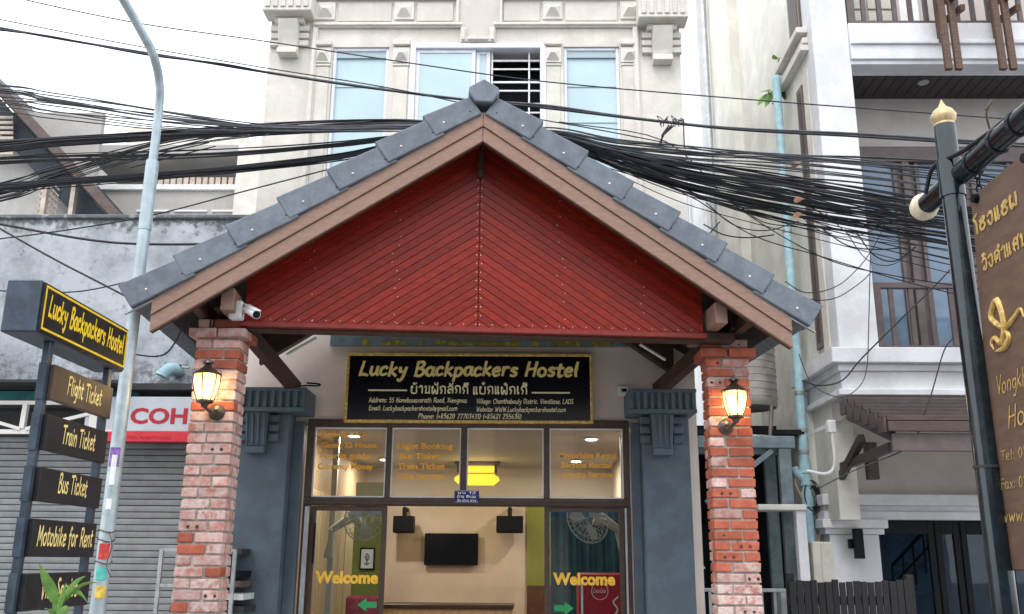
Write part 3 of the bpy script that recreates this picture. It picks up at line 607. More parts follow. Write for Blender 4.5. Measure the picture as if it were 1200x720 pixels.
for a, b_, yy in ((431.5, 477, 457.6), (623, 668, 460.6)):
    x, z = XZ(a, yy, 8.42); x2, _ = XZ(b_, yy, 8.42); B(x, x2, 8.417, 8.4202, z - .006, z + .008).build('rule', 'cream_letter', sg)
S('Address: 55 Nonebouavarath Road, Xiengnua', 432, 471.5, 115, 5.4, 'cream_letter', 1.5); S('Village: Chanthabouly Distric. Vientiane. LAOS', 558, 473, 114, 5.4, 'cream_letter', 1.5)
S('Email: Luckybackpackershostel@gmail.com', 432, 481, 104, 5.4, 'cream_letter', 1.5); S('Website: WWW.Luckybackpackershostel.com', 558, 482.5, 105, 5.4, 'cream_letter', 1.5)
S('Phone: (+85620 77703431) (+85621 255636)', 490, 490.5, 121, 5.4, 'cream_letter', 1.5)
# house number plate
x, z = XZ(547, 582, 8.46)
hp = thing('house_number_plate', 'small blue enamel plate with white script on the door transom', 'sign', (x, 8.455, z - .055))
B(x - .11, x + .11, 8.452, 8.469, z - .055, z + .055).build('plate', 'plate_blue', hp, .004)
m = MB()
for a, b_ in ((-.105, .105),): m.box(x - .104, x + .104, 8.450, 8.4521, z + .047, z + .05); m.box(x - .104, x + .104, 8.450, 8.4521, z - .05, z - .047)
m.build('border', 'white_letter', hp)
for t, dz, h in (('ນວຍ 12', .022, .02), ('ບ້ານ ສີຫອມ', -.012, .026), ('ວົງ ບ້ານ ລາວ', -.042, .018)):
    t = ''.join(c for c in t if c in G); strokes(t, (x - .085, 8.452, z + dz), R_, U_, 'white_letter', 'lettering', hp, h, fit=.17, thick=1.4, slant=0)
# small white box and hook on the porch wall
x, z = XZ(730, 458, 8.49); t_ = thing('wall_sensor', 'small white sensor box with dark lens right of the name board', 'sensor', (x, 8.495, z - .04))
B(x - .05, x + .05, 8.46, 8.4985, z - .05, z + .045).build('case', 'white_metal', t_, .012); B(x - .015, x + .03, 8.455, 8.4602, z - .015, z + .012).build('lens', 'lamp_black', t_)

# ---------------------------------------------------------------- things in the lobby
def at13(px, py, Y=13.4): return XZ(px, py, Y)
x0, z1 = at13(498, 625, 13.42); x1, z0 = at13(560, 663, 13.42)
tv = thing('television', 'black flat screen television hung on the beige back wall', 'television', ((x0 + x1) / 2, 13.45, z0))
B(x0, x1, 13.4, 13.44, z0, z1).build('casing', 'lamp_black', tv, .006); B(x0 + .02, x1 - .02, 13.396, 13.4002, z0 + .03, z1 - .02).build('screen', 'tv_black', tv); B(x0 + .2, x1 - .2, 13.44, 13.499, z0 + .1, z1 - .1).build('bracket', 'lamp_black', tv)
for (a, b_, lab) in ((462, 485, 'black wall speaker left of the television'), (582, 613, 'black wall speaker right of the television')):
    x0, z1 = at13(a, 605, 13.2); x1, z0 = at13(b_, 625, 13.2)
    sp = thing('wall_speaker', lab, 'speaker', ((x0 + x1) / 2, 13.4, z0), 'wall speakers beside the television')
    B(x0, x1, 13.1, 13.32, z0, z1).build('cabinet', 'lamp_black', sp, .008); B(x0 + .02, x1 - .02, 13.092, 13.1002, z0 + .02, z1 - .02).build('grille', 'lamp_black', sp)
    MB().tube([((x0 + x1) / 2, 13.2, z1 - .01), ((x0 + x1) / 2, 13.2, z1 + .1), ((x0 + x1) / 2, 13.499, z1 + .1)], .03, 8).build('bracket', 'lamp_black', sp)
ct = thing('counter', 'pale wooden reception counter below the television', 'counter', (-1, 12.4, .15))
x0, z1 = at13(462, 708, 12.2); x1, _ = at13(600, 708, 12.2)
B(x0 - .3, x1, 12.2, 12.7, .15, z1 - .05).build('front', 'room_wood', ct, .006); B(x0 - .32, x1 + .02, 12.16, 12.74, z1 - .05, z1).build('top', 'frame_brown', ct, .006)
x, z = at13(430, 655, 11.5)
pf = thing('framed_picture', 'small black framed picture with emblem behind the left door pane', 'picture', (x, 11.52, z - .13))
B(-2.1, XZ(449, 650, 11.5)[0], 11.55, 11.6, .15, 2.5).build('lobby_partition', 'room_green', hb)
B(x - .09, x + .09, 11.515, 11.549, z - .13, z + .13).build('frame', 'lamp_black', pf, .005); B(x - .072, x + .072, 11.511, 11.5152, z - .11, z + .11).build('print', 'white_letter', pf)
m = MB(); m.tube([(x - .03, 11.508, z - .05), (x, 11.508, z - .07), (x + .03, 11.508, z - .05)], .006, 5); m.tube([(x, 11.508, z - .07), (x, 11.508, z + .03)], .006, 5); m.tube(cr([(x - .025, 11.508, z + .01), (x, 11.508, z + .06), (x + .025, 11.508, z + .01), (x, 11.508, z - .02), (x - .025, 11.508, z + .01)]), .005, 5); m.build('emblem', 'charcoal', pf)
def fan(px, py, Y, side, lab):
    x, z = XZ(px, py, Y); f_ = thing('wall_fan', lab, 'fan', (x, Y, z), 'wall fans behind the door panes')
    wx = x + side * .32
    MB().hexa([(wx - .04, Y - .04, z - .42), (wx + .04, Y - .04, z - .42), (wx + .04, Y + .06, z - .42), (wx - .04, Y + .06, z - .42), (wx - .04 - side * .06, Y - .05, z - .14), (wx + .04, Y - .05, z - .14), (wx + .04, Y + .06, z - .14), (wx - .04 - side * .06, Y + .06, z - .14)]).build('wall_bracket', 'fan_cream', f_, .01)
    B(wx - .02, wx + .035, Y + .061, Y + .12, .15, 2.83).build('mounting_post', 'fan_cream', f_)
    MB().tube([(wx, Y, z - .16), (x + side * .12, Y, z - .03), (x + side * .02, Y, z)], [.03, .05, .085], 12).build('motor', 'fan_cream', f_, smooth=True)
    tilt = Vector((-side * .55, -.75, -.35)).normalized(); a = tilt.cross(Vector((0, 0, 1))).normalized(); b_ = a.cross(tilt); c = Vector((x, Y, z)) + tilt * .08
    m = MB()
    for r, dd in ((.23, .02), (.2, .06), (.13, .085), (.05, .09), (.21, -.04), (.12, -.06)):
        m.tube([c + tilt * dd + (a * math.cos(k * math.pi / 14) + b_ * math.sin(k * math.pi / 14)) * r for k in range(29)], .006 if r > .22 else .003, 5)
    for k in range(24):
        an = k * math.pi / 12; u = a * math.cos(an) + b_ * math.sin(an); m.tube([c + tilt * .092 + u * .03, c + tilt * .06 + u * .2, c + tilt * .02 + u * .23, c - tilt * .06 + u * .1], .0025, 4)
    m.build('guard', 'fan_cream', f_)
    for k in range(3):
        an = k * 2.094 + .4; m = MB(); u = a * math.cos(an) + b_ * math.sin(an); v = tilt.cross(u)
        m.prism([c + u * .03, c + u * .12 + v * .07 + tilt * .02, c + u * .2 + v * .05 + tilt * .015, c + u * .2 - v * .04 - tilt * .01, c + u * .1 - v * .05], tilt * .004); m.build('blade', 'fan_cream', f_)
fan(424, 604, 9.6, -1, 'cream wall fan behind the left door pane'); fan(694, 606, 9.4, 1, 'cream wall fan behind the right door pane')
x0, z1 = XZ(690, 672, 9.5); x1, _ = XZ(733, 672, 9.5)
fr = thing('drinks_fridge', 'red drinks fridge with white script logo behind the right door', 'fridge', ((x0 + x1) / 2, 9.8, .15))
B(x0 - .1, x1, 9.5, 10, .15, z1).build('cabinet', 'fridge_red', fr, .015); B(x0 - .08, x0 - .06, 9.485, 9.5002, .4, z1 - .05).build('handle', 'white_metal', fr)
xc, zc = XZ(703, 693, 9.49)
m = MB(); m.tube([(xc + .08 * math.cos(k * math.pi / 16), 9.497, zc + .08 * math.sin(k * math.pi / 16)) for k in range(33)], .003, 4); m.build('logo_ring', 'white_letter', fr)
strokes('Coca-Cola', (xc - .065, 9.499, zc - .015), R_, U_, 'white_letter', 'logo_lettering', fr, .04, fit=.12, thick=1.1, slant=.3)
m = MB(); m.tube(cr([(xc + .18, 9.497, zc - .05), (xc + .13, 9.497, zc - .1), (xc + .17, 9.497, zc - .17), (xc + .12, 9.497, zc - .25)]), .008, 5); m.build('logo_ribbon', 'white_letter', fr)
cu_ = thing('curtain', 'dark teal curtain hanging inside behind the right door', 'curtain', (.5, 11.3, .15))
m = MB(); n = 40
prof = [(.28 + k * .022, 11.2 + .05 * math.sin(k * .9)) for k in range(n)]
for k in range(n - 1): m.quad((prof[k][0], prof[k][1], .15), (prof[k + 1][0], prof[k + 1][1], .15), (prof[k + 1][0], prof[k + 1][1], 2.22), (prof[k][0], prof[k][1], 2.22))
m.build('drape', 'curtain_teal', cu_, smooth=True); MB().tube([(.2, 11.2, 2.25), (1.19, 11.2, 2.25)], .02, 8).build('curtain_rod', 'frame_brown', cu_)
so_ = thing('lobby_sofa', 'dark red sofa low behind the left door pane', 'sofa', (-1.6, 10.4, .15))
B(-2.0, -1.35, 10.2, 10.7, .15, .55).build('seat', 'cushion', so_, .03); B(-2.0, -1.6, 10.7, 10.9, .15, 1.2).build('backrest', 'cushion', so_, .03)

# ================================================================ entrance canopy
TH = rad(5.5); CO = Vector((-.335, 6.316, 0)); CA = Vector((math.cos(TH), math.sin(TH), 0)); CB = Vector((-math.sin(TH), math.cos(TH), 0))
def L(u, b_, z): return CO + CA * u + CB * b_ + Vector((0, 0, z))
SL = .674; SA = math.atan(SL)
cn = thing('entrance_canopy', 'gabled entrance canopy with red boarded gable and grey tiles on brick pillars', 'canopy', L(0, .1, 3.2))
DEP = 2.02
# fascia boards
for s in (-1, 1):
    def zz(u, z0): return z0 - SL * abs(u)
    U1 = 2.255
    def fprism(za, zb, b0, b1, nm, mt, u0=0.0):
        m = MB(); m.prism([L(s * u0, b0, za - SL * u0), L(s * U1, b0, za - SL * U1), L(s * U1, b0, zb - SL * U1), L(s * u0, b0, zb - SL * u0)], CB * (b1 - b0)); return m.build(nm, mt, cn, .004)
    fprism(4.715, 4.83, 0, .028, 'fascia_board', 'fascia_brown', .0008); fprism(4.597, 4.712, .012, .04, 'fascia_board', 'fascia_brown', .0008)
    fprism(4.6, 4.80, .045, .09, 'barge_rafter', 'steel_brown', .001)
    # roof deck, soffit and rear rafter
    def slab(b0, b1, za, zb, u0, u1, nm, mt):
        m = MB(); m.prism([L(s * u0, b0, za - SL * u0), L(s * u1, b0, za - SL * u1), L(s * u1, b0, zb - SL * u1), L(s * u0, b0, zb - SL * u0)], CB * (b1 - b0)); return m.build(nm, mt, cn)
    slab(.03, DEP, 4.80, 4.828, .001, 2.26, 'roof_deck', 'soffit_dark')
    for b0 in (.95, 1.5): slab(b0, b0 + .06, 4.70, 4.799, .01, 2.2, 'rafter', 'steel_brown')
    slab(1.86, 1.96, 4.50, 4.799, .4, 1.86, 'rafter', 'steel_brown')
    for u0 in (.5, 1.0, 1.45): slab(.4, 1.86, 4.768, 4.7995, u0, u0 + .05, 'purlin', 'steel_brown')
    # roof tiles: 7 courses; the verge tile closes each course at the front
    NC = 7; pitch = 2.86 / NC; ca_, sa_ = math.cos(SA), math.sin(SA)
    def T(ss, nn, b_): # ss: distance down the slope from the ridge, nn: along the normal from the deck top
        u = ss * ca_ + nn * sa_; z = 4.828 - ss * sa_ + nn * ca_
        return L(s * u, b_, z)
    for i in range(NC):
        s0 = i * pitch - .06 if i else .02; s1 = (i + 1) * pitch + .005
        j = random.uniform(-.004, .004)
        n0, n1 = .004, .035
        for c in range(6):
            b0 = .12 + c * .316; b1 = b0 + .306
            MB().hexa([T(s0, n0, b0), T(s0, n0, b1), T(s1, n1, b1), T(s1, n1, b0), T(s0, n0 + .02, b0), T(s0, n0 + .02, b1), T(s1, n1 + .02, b1), T(s1, n1 + .02, b0)]).build('roof_tile', 'tile_grey', cn)
        vb = .0 - .03
        q0, q1 = -.012, .022
        hgt = .165
        p_ = [T(s0, q0, vb + j + .012), T(s0, q0, .13), T(s1, q1 - .012, .13), T(s1, q1 - .012, vb + j), T(s0, q0 + hgt, vb + j + .012), T(s0, q0 + hgt, .13), T(s1, q1 + hgt + .012, .13), T(s1, q1 + hgt + .012, vb + j)]
        vt = MB().hexa(p_).build('verge_tile', 'tile_grey', cn, .007)
        c_ = T((s0 + s1) / 2 + .09, .07, vb + j + .006); MB().lathe([(.009, .004), (.009, -.005), (.004, -.009)], c_, 10, 'y').build('screw', 'screw', vt)
        MB().lathe([(.006, .004), (.006, -.003)], T(s0 + .07, .045, vb + j + .012), 8, 'y').build('screw_hole', 'groove_dark', vt)
        m = MB(); m.hexa([T(s0 + .1, q0 - .02, .0), T(s0 + .1, q0 - .02, .03), T(s1 + .06, q1 - .02, .03), T(s1 + .06, q1 - .02, .0), T(s0 + .1, q0 - .0125, .0), T(s0 + .1, q0 - .0125, .03), T(s1 + .06, q1 - .0125, .03), T(s1 + .06, q1 - .0125, .0)]); m.build('flashing', 'rail_grey', vt)
# ridge caps
hx = [(-.115, 4.96), (-.112, 5.005), (0, 5.075), (.112, 5.005), (.115, 4.96), (.062, 4.885), (-.062, 4.885)]
for k in range(6):
    b0 = -.055 + k * .34; o_ = .008 * (k == 0)
    MB().prism([L(u * (1.0 if k == 0 else .94), b0, z) for u, z in hx], CB * (.35 if k else .35)).build('ridge_cap', 'tile_grey', cn, .008)
# red boarded gable: boards parallel to the roof, in a chevron
def clip(poly, fn):
    out = []
    for i in range(len(poly)):
        a, b_ = poly[i], poly[(i + 1) % len(poly)]; fa, fb = fn(a), fn(b_)
        if fa >= 0: out.append(a)
        if fa * fb < 0: t = fa / (fa - fb); out.append((a[0] + (b_[0] - a[0]) * t, a[1] + (b_[1] - a[1]) * t))
    return out
ZB, ZTOP, UM, GB = 3.245, 4.80, 1.70, .35
nb = 23; step = (ZTOP - ZB) / nb
MB().prism([L(-UM, GB + .02, ZB), L(UM, GB + .02, ZB), L(UM, GB + .02, ZTOP - SL * UM), L(0, GB + .02, ZTOP), L(-UM, GB + .02, ZTOP - SL * UM)], CB * .02).build('gable_backing', 'groove_dark', cn)
scr = []
for s in (-1, 1):
    for k in range(nb + 1):
        za = ZTOP - k * step; zb = za - step + .0028
        poly = [(.002, za), (UM, za - SL * UM), (UM, zb - SL * UM), (.002, zb)]
        poly = clip(poly, lambda p: p[1] - ZB)
        if len(poly) < 3: continue
        j = random.uniform(0, .0025)
        MB().prism([L(s * u, GB + j, z) for u, z in poly], CB * .0195).build('gable_board', 'timber_red', cn, .002)
        scr.append((s * random.uniform(.012, .02), za - step * .55, GB))
        for ue in (.62, 1.22):
            z = za - step * .5 - SL * ue
            if z > ZB + .02 and random.random() < .6: scr.append((s * (ue + random.uniform(-.04, .04)), z, GB))
        ub = (za - step / 2 - ZB - .03) / SL
        if .05 < ub < UM - .03: scr.append((s * ub, ZB + .03, GB))
m = MB()
for u, z, b_ in scr: m.lathe([(.0042, .004), (.0042, -.002), (.002, -.003)], L(u, b_, z), 6, 'y')
tag(m.build('board_screws', 'screw', cn), kind='stuff')
MB().beam(L(-UM - .02, GB - .01, ZB - .016), L(UM + .02, GB - .01, ZB - .016), .05, .036).build('bottom_trim', 'timber_trim_red', cn, .004)
MB().beam(L(-1.95, GB + .085, ZB - .01), L(1.95, GB + .085, ZB - .01), .13, .07).build('tie_beam', 'steel_brown', cn, .004)
MB().beam(L(0, GB - .03, 4.44), L(0, GB - .03, 4.66), .03, .04, (1, 0, 0)).build('king_post', 'steel_brown', cn)
for s, q in ((-1, PY(347, 456, 8.3)), (1, PY(770, 458, 8.3))):
    p0 = L(s * 1.9, .06, 3.43) ; p0.z = 3.44
    mid = Vector((-2.2, 6.62, 3.345)) if s < 0 else Vector((1.53, 7.1, 3.325))
    MB().beam(mid + (mid - Vector(q)).normalized() * .22, q, .085, .12).build('eaves_beam', 'steel_brown', cn, .004)
    MB().beam(L(s * 1.78, .13, 3.36), L(s * 1.78, .95, 3.36), .09, .16).build('eaves_beam', 'fascia_brown', cn, .004)
    MB().beam(L(s * 2.0, .12, 3.33), L(s * 2.0, 1.9, 3.33), .07, .1).build('eaves_beam', 'steel_brown', cn, .004)
    MB().tube([mid + V(0, -.02, -.2), mid + V(0, -.02, .02)], .012, 8).build('anchor_bolt', 'rail_grey', cn)
x, z = XZ(750, 404, 8.0)
for (a, b_) in (((336, 415.5), (371, 396)), ((750, 403.5), (780, 422))):
    p, q = PY(*a, 7.9), PY(*b_, 7.9); MB().tube([p, q], .013, 8).build('white_tube', 'white_metal', cn)  # thin white tube on each side under the canopy roof
x0_, z0_ = XZ(352, 455, 8.3)
hk = MB(); hk.tube(cr([(x0_, 8.3, z0_ + .02), (x0_ + .08, 8.28, z0_ + .02), (x0_ + .17, 8.26, z0_ + .015), (x0_ + .18, 8.26, z0_ + .03), (x0_ + .06, 8.28, z0_ + .045)]), .008, 6); hk.build('hook', 'lamp_black', cn)

# ================================================================ brick pillars
def pillar(x0, x1, y0, y1, ztop, mats, lab, holes=()):
    pl = thing('brick_pillar', lab, 'pillar', ((x0 + x1) / 2, (y0 + y1) / 2, .13), 'pillars carrying the entrance canopy')
    P = .0755; mo = .014
    B(x0 + .012, x1 - .012, y0 + .012, y1 - .012, .13, ztop - .004).build('mortar_core', 'mortar', pl)
    cache = {}; W = x1 - x0; D = y1 - y0; i = 0; z = ztop; rng = random.Random(lab)
    while z - P > .1:
        e = .046 if i == 1 else 0
        xa, xb, ya, yb = x0 - e, x1 + e, y0 - e, y1 + e
        full = (xb - xa - mo) * (.645 if i != 1 else .5)
        cuts = [xa, xa + full, xa + full + mo, xb] if i % 2 else [xa, xb - full - mo, xb - full, xb]
        if i in (4, 11): cuts = [xa, xa + .13, xa + .141, xb]
        ycut = (ya + yb) / 2 + (.02 if i % 2 else -.02)
        for (a, b_) in ((cuts[0], cuts[1]), (cuts[2], cuts[3])):
            for (c, d) in ((ya, ycut - mo / 2), (ycut + mo / 2, yb)):
                w_, d_, h_ = b_ - a, d - c, P - mo
                key = (round(w_, 3), round(d_, 3), rng.randrange(3))
                mt = mats(z, rng)
                if (key, mt) not in cache:
                    mm = MB(); r = rng.uniform; j = .003
                    mm.hexa([(sx * w_ / 2 + r(-j, j), sy * d_ / 2 + r(-j, j), sz * h_ / 2 + r(-j, j) * .7) for sx, sy, sz in ((-1, -1, -1), (1, -1, -1), (1, 1, -1), (-1, 1, -1), (-1, -1, 1), (1, -1, 1), (1, 1, 1), (-1, 1, 1))])
                    me = bpy.data.meshes.new('brick'); me.from_pydata(mm.v, [], mm.f); me.materials.append(M[mt]); cache[(key, mt)] = me
                o = bpy.data.objects.new('brick', cache[(key, mt)]); COL.objects.link(o); o.parent = pl
                o.location = Vector(((a + b_) / 2 + rng.uniform(-.002, .002), (c + d) / 2 + rng.uniform(-.003, .002), z - P + mo / 2 + h_ / 2 + .003)) - Vector(pl.location)
                md = o.modifiers.new('bevel', 'BEVEL'); md.width = .006; md.segments = 2; md.limit_method = 'NONE'
                if c == ya and (i, a == cuts[0]) in holes:
                    for hxx in (-.032, .032):
                        q = Vector(((a + b_) / 2 + hxx, c - .001, z - P / 2)); hm = MB(); hm.lathe([(.011, .006), (.011, -.0025)], q, 10, 'y'); ho = hm.build('brick_hole', 'brick_hole', o)
                        ho.location = -(Vector(pl.location) + Vector(o.location))
        z -= P; i += 1
    return pl
def mats_l(z, r): return r.choice(['brick_pale', 'brick_pale', 'brick_pink', 'brick_pink', 'brick_pink', 'brick_pink', 'brick_pale', 'brick_lime', 'brick_pale', 'brick_red'] if z < 2.3 else ['brick_pale', 'brick_pale', 'brick_pale', 'brick_pink', 'brick_pink', 'brick_red'])
def mats_r(z, r): return 'brick_lime' if z < 1.46 else r.choice(['brick_red'] * 5 + ['brick_pale'])
PLX = (-2.39, -2.075, 6.5, 6.73); PRX = (1.37, 1.692, 7.0, 7.23)
pillar(*PLX, 3.272, mats_l, 'pale pinkish brick pillar at the left of the entrance', {(7, True), (19, True), (12, False), (25, False)})
pillar(*PRX, 3.25, mats_r, 'orange red brick pillar at the right of the entrance', {(0, False), (2, True), (4, True), (15, True), (19, True), (20, False), (21, True), (23, False), (26, False)})

# ================================================================ wall lanterns
def lantern(px, py, y_wall, lab, back):
    """centre of the glass at a pixel; back plate on the pillar face"""
    Y = y_wall - .14; x, z = XZ(px, py, Y); c = Vector((x, Y, z))
    la = thing('wall_lantern', lab, 'lantern', (x, y_wall - .02, z - .22), 'lit lanterns on the brick pillars')
    n = 6; top, bot, h = .09, .05, .18; RG = [(bot, -h / 2), (.074, -h / 6), (.09, h / 4), (top, h / 2)]
    def ringp(r, zz_, k): an = math.pi / 6 + k * math.pi / 3; return c + Vector((r * math.cos(an), r * math.sin(an), zz_))
    for k in range(n):
        gp = MB(); gp.add([ringp(r_, z_, k + d_) for r_, z_ in RG for d_ in (0, 1)], [(2 * q, 2 * q + 1, 2 * q + 3, 2 * q + 2) for q in range(3)]); gp.build('glass_pane', 'amber_glass', la, fixn=False)
        MB().tube([ringp(r_ + .002, z_, k) for r_, z_ in RG], .0048, 6).build('glazing_bar', 'lamp_bronze', la)
    MB().lathe([(top + .008, h / 2), (top + .01, h / 2 + .008), (.07, h / 2 + .03), (.03, h / 2 + .06), (.022, h / 2 + .075), (.04, h / 2 + .085), (.034, h / 2 + .1), (.012, h / 2 + .108), (.012, h / 2 + .118), (.004, h / 2 + .135)], c, 18).build('cap', 'lamp_bronze', la, smooth=True)
    MB().lathe([(bot + .008, -h / 2 + .004), (bot + .008, -h / 2 - .01), (.03, -h / 2 - .02), (.018, -h / 2 - .045), (.008, -h / 2 - .05)], c, 16).build('base', 'lamp_bronze', la, smooth=True)
    bx, bz = x + back, z - h / 2 - .055
    MB().tube(cr([c + V(0, 0, -h / 2 - .04), (x + back * .3, Y + .03, bz + .0), (bx, y_wall - .06, bz - .03), (bx, y_wall - .012, bz - .005)]), .012, 8).build('arm', 'lamp_bronze', la, smooth=True)
    MB().lathe([(.058, 0), (.058, -.01), (.04, -.024), (.015, -.03)], (bx, y_wall, bz - .005), 20, 'y').build('back_plate', 'lamp_bronze', la, smooth=True)
    MB().lathe([(.003, .032), (.018, .02), (.022, 0), (.016, -.02), (.01, -.03)], c + V(0, 0, -.03), 12).build('bulb', 'bulb', la, smooth=True)
    pl = bpy.data.lights.new('lantern_light', 'POINT'); pl.energy = 1.6; pl.color = (1, .74, .42); pl.shadow_soft_size = .05
    lo = bpy.data.objects.new('lantern_light', pl); COL.objects.link(lo); lo.parent = la; lo.location = c + V(0, 0, .045) - Vector(la.location)
lantern(241.5, 455, PLX[2], 'lit amber glass lantern on the pale left brick pillar', .045); lantern(861.5, 474, PRX[2], 'lit amber glass lantern on the orange right brick pillar', -.05)

# ================================================================ security camera
x, z = XZ(277, 363, 6.4)
cc = thing('security_camera', 'white bullet security camera with junction box at the left foot of the red gable', 'camera', (x, 6.47, z))
B(x - .05, x + .045, 6.38, 6.46, z - .07, z + .065).build('junction_box', 'white_metal', cc, .01)
for k in (-.03, 0, .03): B(x + .0455, x + .048, 6.40, 6.415, z + k - .006, z + k + .006).build('screw_cap', 'charcoal', cc)
B(x - .02, x + .02, 6.46, 6.6, z - .02, z + .02).build('mount', 'white_metal', cc)
p = Vector((x + .045, 6.41, z + .01)); q = PY(291, 363, 6.36)
MB().tube([p, (p + q) / 2, q], .014, 8).build('arm', 'white_metal', cc, smooth=True)
a, b_ = PY(289, 362, 6.42), PY(300.5, 369, 6.22)
MB().tube([a, b_], .03, 14).build('body', 'white_metal', cc, smooth=True)
d = (b_ - a).normalized(); MB().tube([b_ - d * .002, b_ + d * .003], .026, 14).build('lens', 'lamp_black', cc)
up_ = V(0, 0, 1); MB().beam(a + up_ * .033, b_ + d * .02 + up_ * .033, .052, .006).build('sunshade', 'white_metal', cc)

# ================================================================ street lamp post (left)
lp = thing('street_lamp_post', 'pale grey steel street lamp post curving out of the top of the picture', 'lamp post', (-2.78, 6.3, .13))
pts = [(-2.80, 6.3, .13), (-2.79, 6.3, 1.3), (-2.785, 6.3, 2.6), (-2.775, 6.3, 3.9)]
MB().tube(pts, [.055, .05, .046, .042], 16).build('lower_shaft', 'pole_paint', lp, smooth=True)
MB().tube([(-2.775, 6.3, 3.88), (-2.775, 6.3, 4.42)], [.046, .046], 16).build('joint_sleeve', 'pole_paint', lp, smooth=True)
up = [(-2.775, 6.3, 4.3)] + [PY(px, py, Y) for px, py, Y in ((185, 140, 6.28), (187, 100, 6.2), (180, 66, 6.05), (165, 36, 5.9), (140, -8, 5.7), (100, -75, 5.4), (40, -160, 5.0))]
MB().tube(cr(up, 5), .032, 14).build('upper_bracket', 'pole_paint', lp, smooth=True)
e = up[-1]; MB().beam(e + V(.1, .1, -.02), e + V(-.15, -.5, .1), .2, .1).build('lamp_head', 'rail_grey', lp, .02)
for (za, mt, h, dx) in ((1.335, 'sticker_yellow', .08, .02), (1.45, 'sticker_teal', .08, .0), (1.58, 'sticker_red', .1, .0), (1.9, 'white_letter', .07, .03), (2.06, 'white_letter', .2, .035), (2.18, 'sticker_violet', .13, -.01)):
    m = MB(); r = .0515; n = 7; a0 = -1.95 + dx * 8; a1 = a0 + (1.4 if mt not in ('white_letter', ) else .7)
    for k in range(n):
        t0, t1 = a0 + (a1 - a0) * k / n, a0 + (a1 - a0) * (k + 1) / n
        m.quad((-2.789 + r * math.cos(t0), 6.3 + r * math.sin(t0), za), (-2.789 + r * math.cos(t1), 6.3 + r * math.sin(t1), za), (-2.789 + r * math.cos(t1), 6.3 + r * math.sin(t1), za + h), (-2.789 + r * math.cos(t0), 6.3 + r * math.sin(t0), za + h))
    m.build('sticker', mt, lp)
for z in (1.7, 1.76, 1.56):
    MB().tube([(-2.789 + .053 * math.cos(k * .5), 6.3 + .053 * math.sin(k * .5), z + .01 * math.sin(k)) for k in range(14)], .004, 5).build('tie_wire', 'old_timber', lp)
MB().tube(cr([(-2.75, 6.25, 1.76), (-2.72, 6.24, 1.66), (-2.74, 6.24, 1.55), (-2.71, 6.24, 1.48)]), .004, 5).build('tie_wire', 'old_timber', lp)

# ================================================================ sign tower: light box over five boards
XS = -2.60
st = thing('sign_tower', 'black roadside sign tower with yellow lettered box above five service boards', 'sign', (-2.65, 5.36, .13))
BXY0, BXY1, BXZ0, BXZ1 = 4.74, 5.86, 2.745, 3.035
bxm = MB(); bxm.box(XS - .2, XS - .012, BXY0, BXY1, BXZ0, BXZ1); lb = bxm.build('light_box', 'sign_metal', st, .008)
B(XS - .012, XS, BXY0 + .02, BXY1 - .02, BXZ0 + .012, BXZ1 - .012).build('face_panel', 'sign_charcoal', lb)
m = MB(); t = .012; y0, y1, z0, z1 = BXY0 + .035, BXY1 - .03, BXZ0 + .025, BXZ1 - .022
m.box(XS - .001, XS + .003, y0, y1, z1 - t, z1); m.box(XS - .001, XS + .003, y0, y1, z0, z0 + t); m.box(XS - .001, XS + .0028, y0, y0 + t, z0 + t, z1 - t); m.box(XS - .001, XS + .0028, y1 - t, y1, z0 + t, z1 - t); m.build('border', 'yellow_letter', lb)
strokes('Lucky Backpackers Hostel', (XS, y0 + .05, z0 + .085), (0, 1, 0), (0, 0, 1), 'yellow_letter', 'lettering', lb, .115, fit=y1 - y0 - .09, thick=1.9, slant=.1)
for yy in (5.2, 5.75): MB().lathe([(.02, 0), (.02, .02), (.008, .03)], (XS - .1, yy, BXZ1), 10).build('bolt', 'charcoal', lb)
for yy in (4.985, 5.735): MB().box(XS - .075, XS - .035, yy - .025, yy + .025, .13, BXZ0 - .0005).build('upright', 'sign_metal', st, .004)
B(XS - .075, XS - .035, 5.011, 5.709, 1.0, 1.03).build('cross_bar', 'sign_metal', st)
BRD = [('Flight Ticket', 2.425, 2.62, 'sign_brown', .62), ('Train Ticket', 2.15, 2.345, 'sign_charcoal', .58), ('Bus Ticket', 1.88, 2.06, 'sign_charcoal', .5), ('Motobike for Rent', 1.595, 1.79, 'sign_charcoal', .93), ('Visa Service', 1.32, 1.51, 'sign_charcoal', .6)]
for t, za, zb, mt, fr_ in BRD:
    bd = B(XS - .034, XS - .004, 4.99, 5.735, za, zb).build('board', mt, st, .004)
    wdt = .70 * fr_
    strokes(t, (XS - .004, 5.36 - wdt / 2 + .01, za + .06), (0, 1, 0), (0, 0, 1), 'gold_letter', 'lettering', bd, .1, fit=wdt, thick=1.5, slant=.05)
    m = MB(); m.box(XS - .078, XS - .034, 4.955, 4.9895, za - .003, zb + .003); m.build('clamp', 'sign_metal', bd)

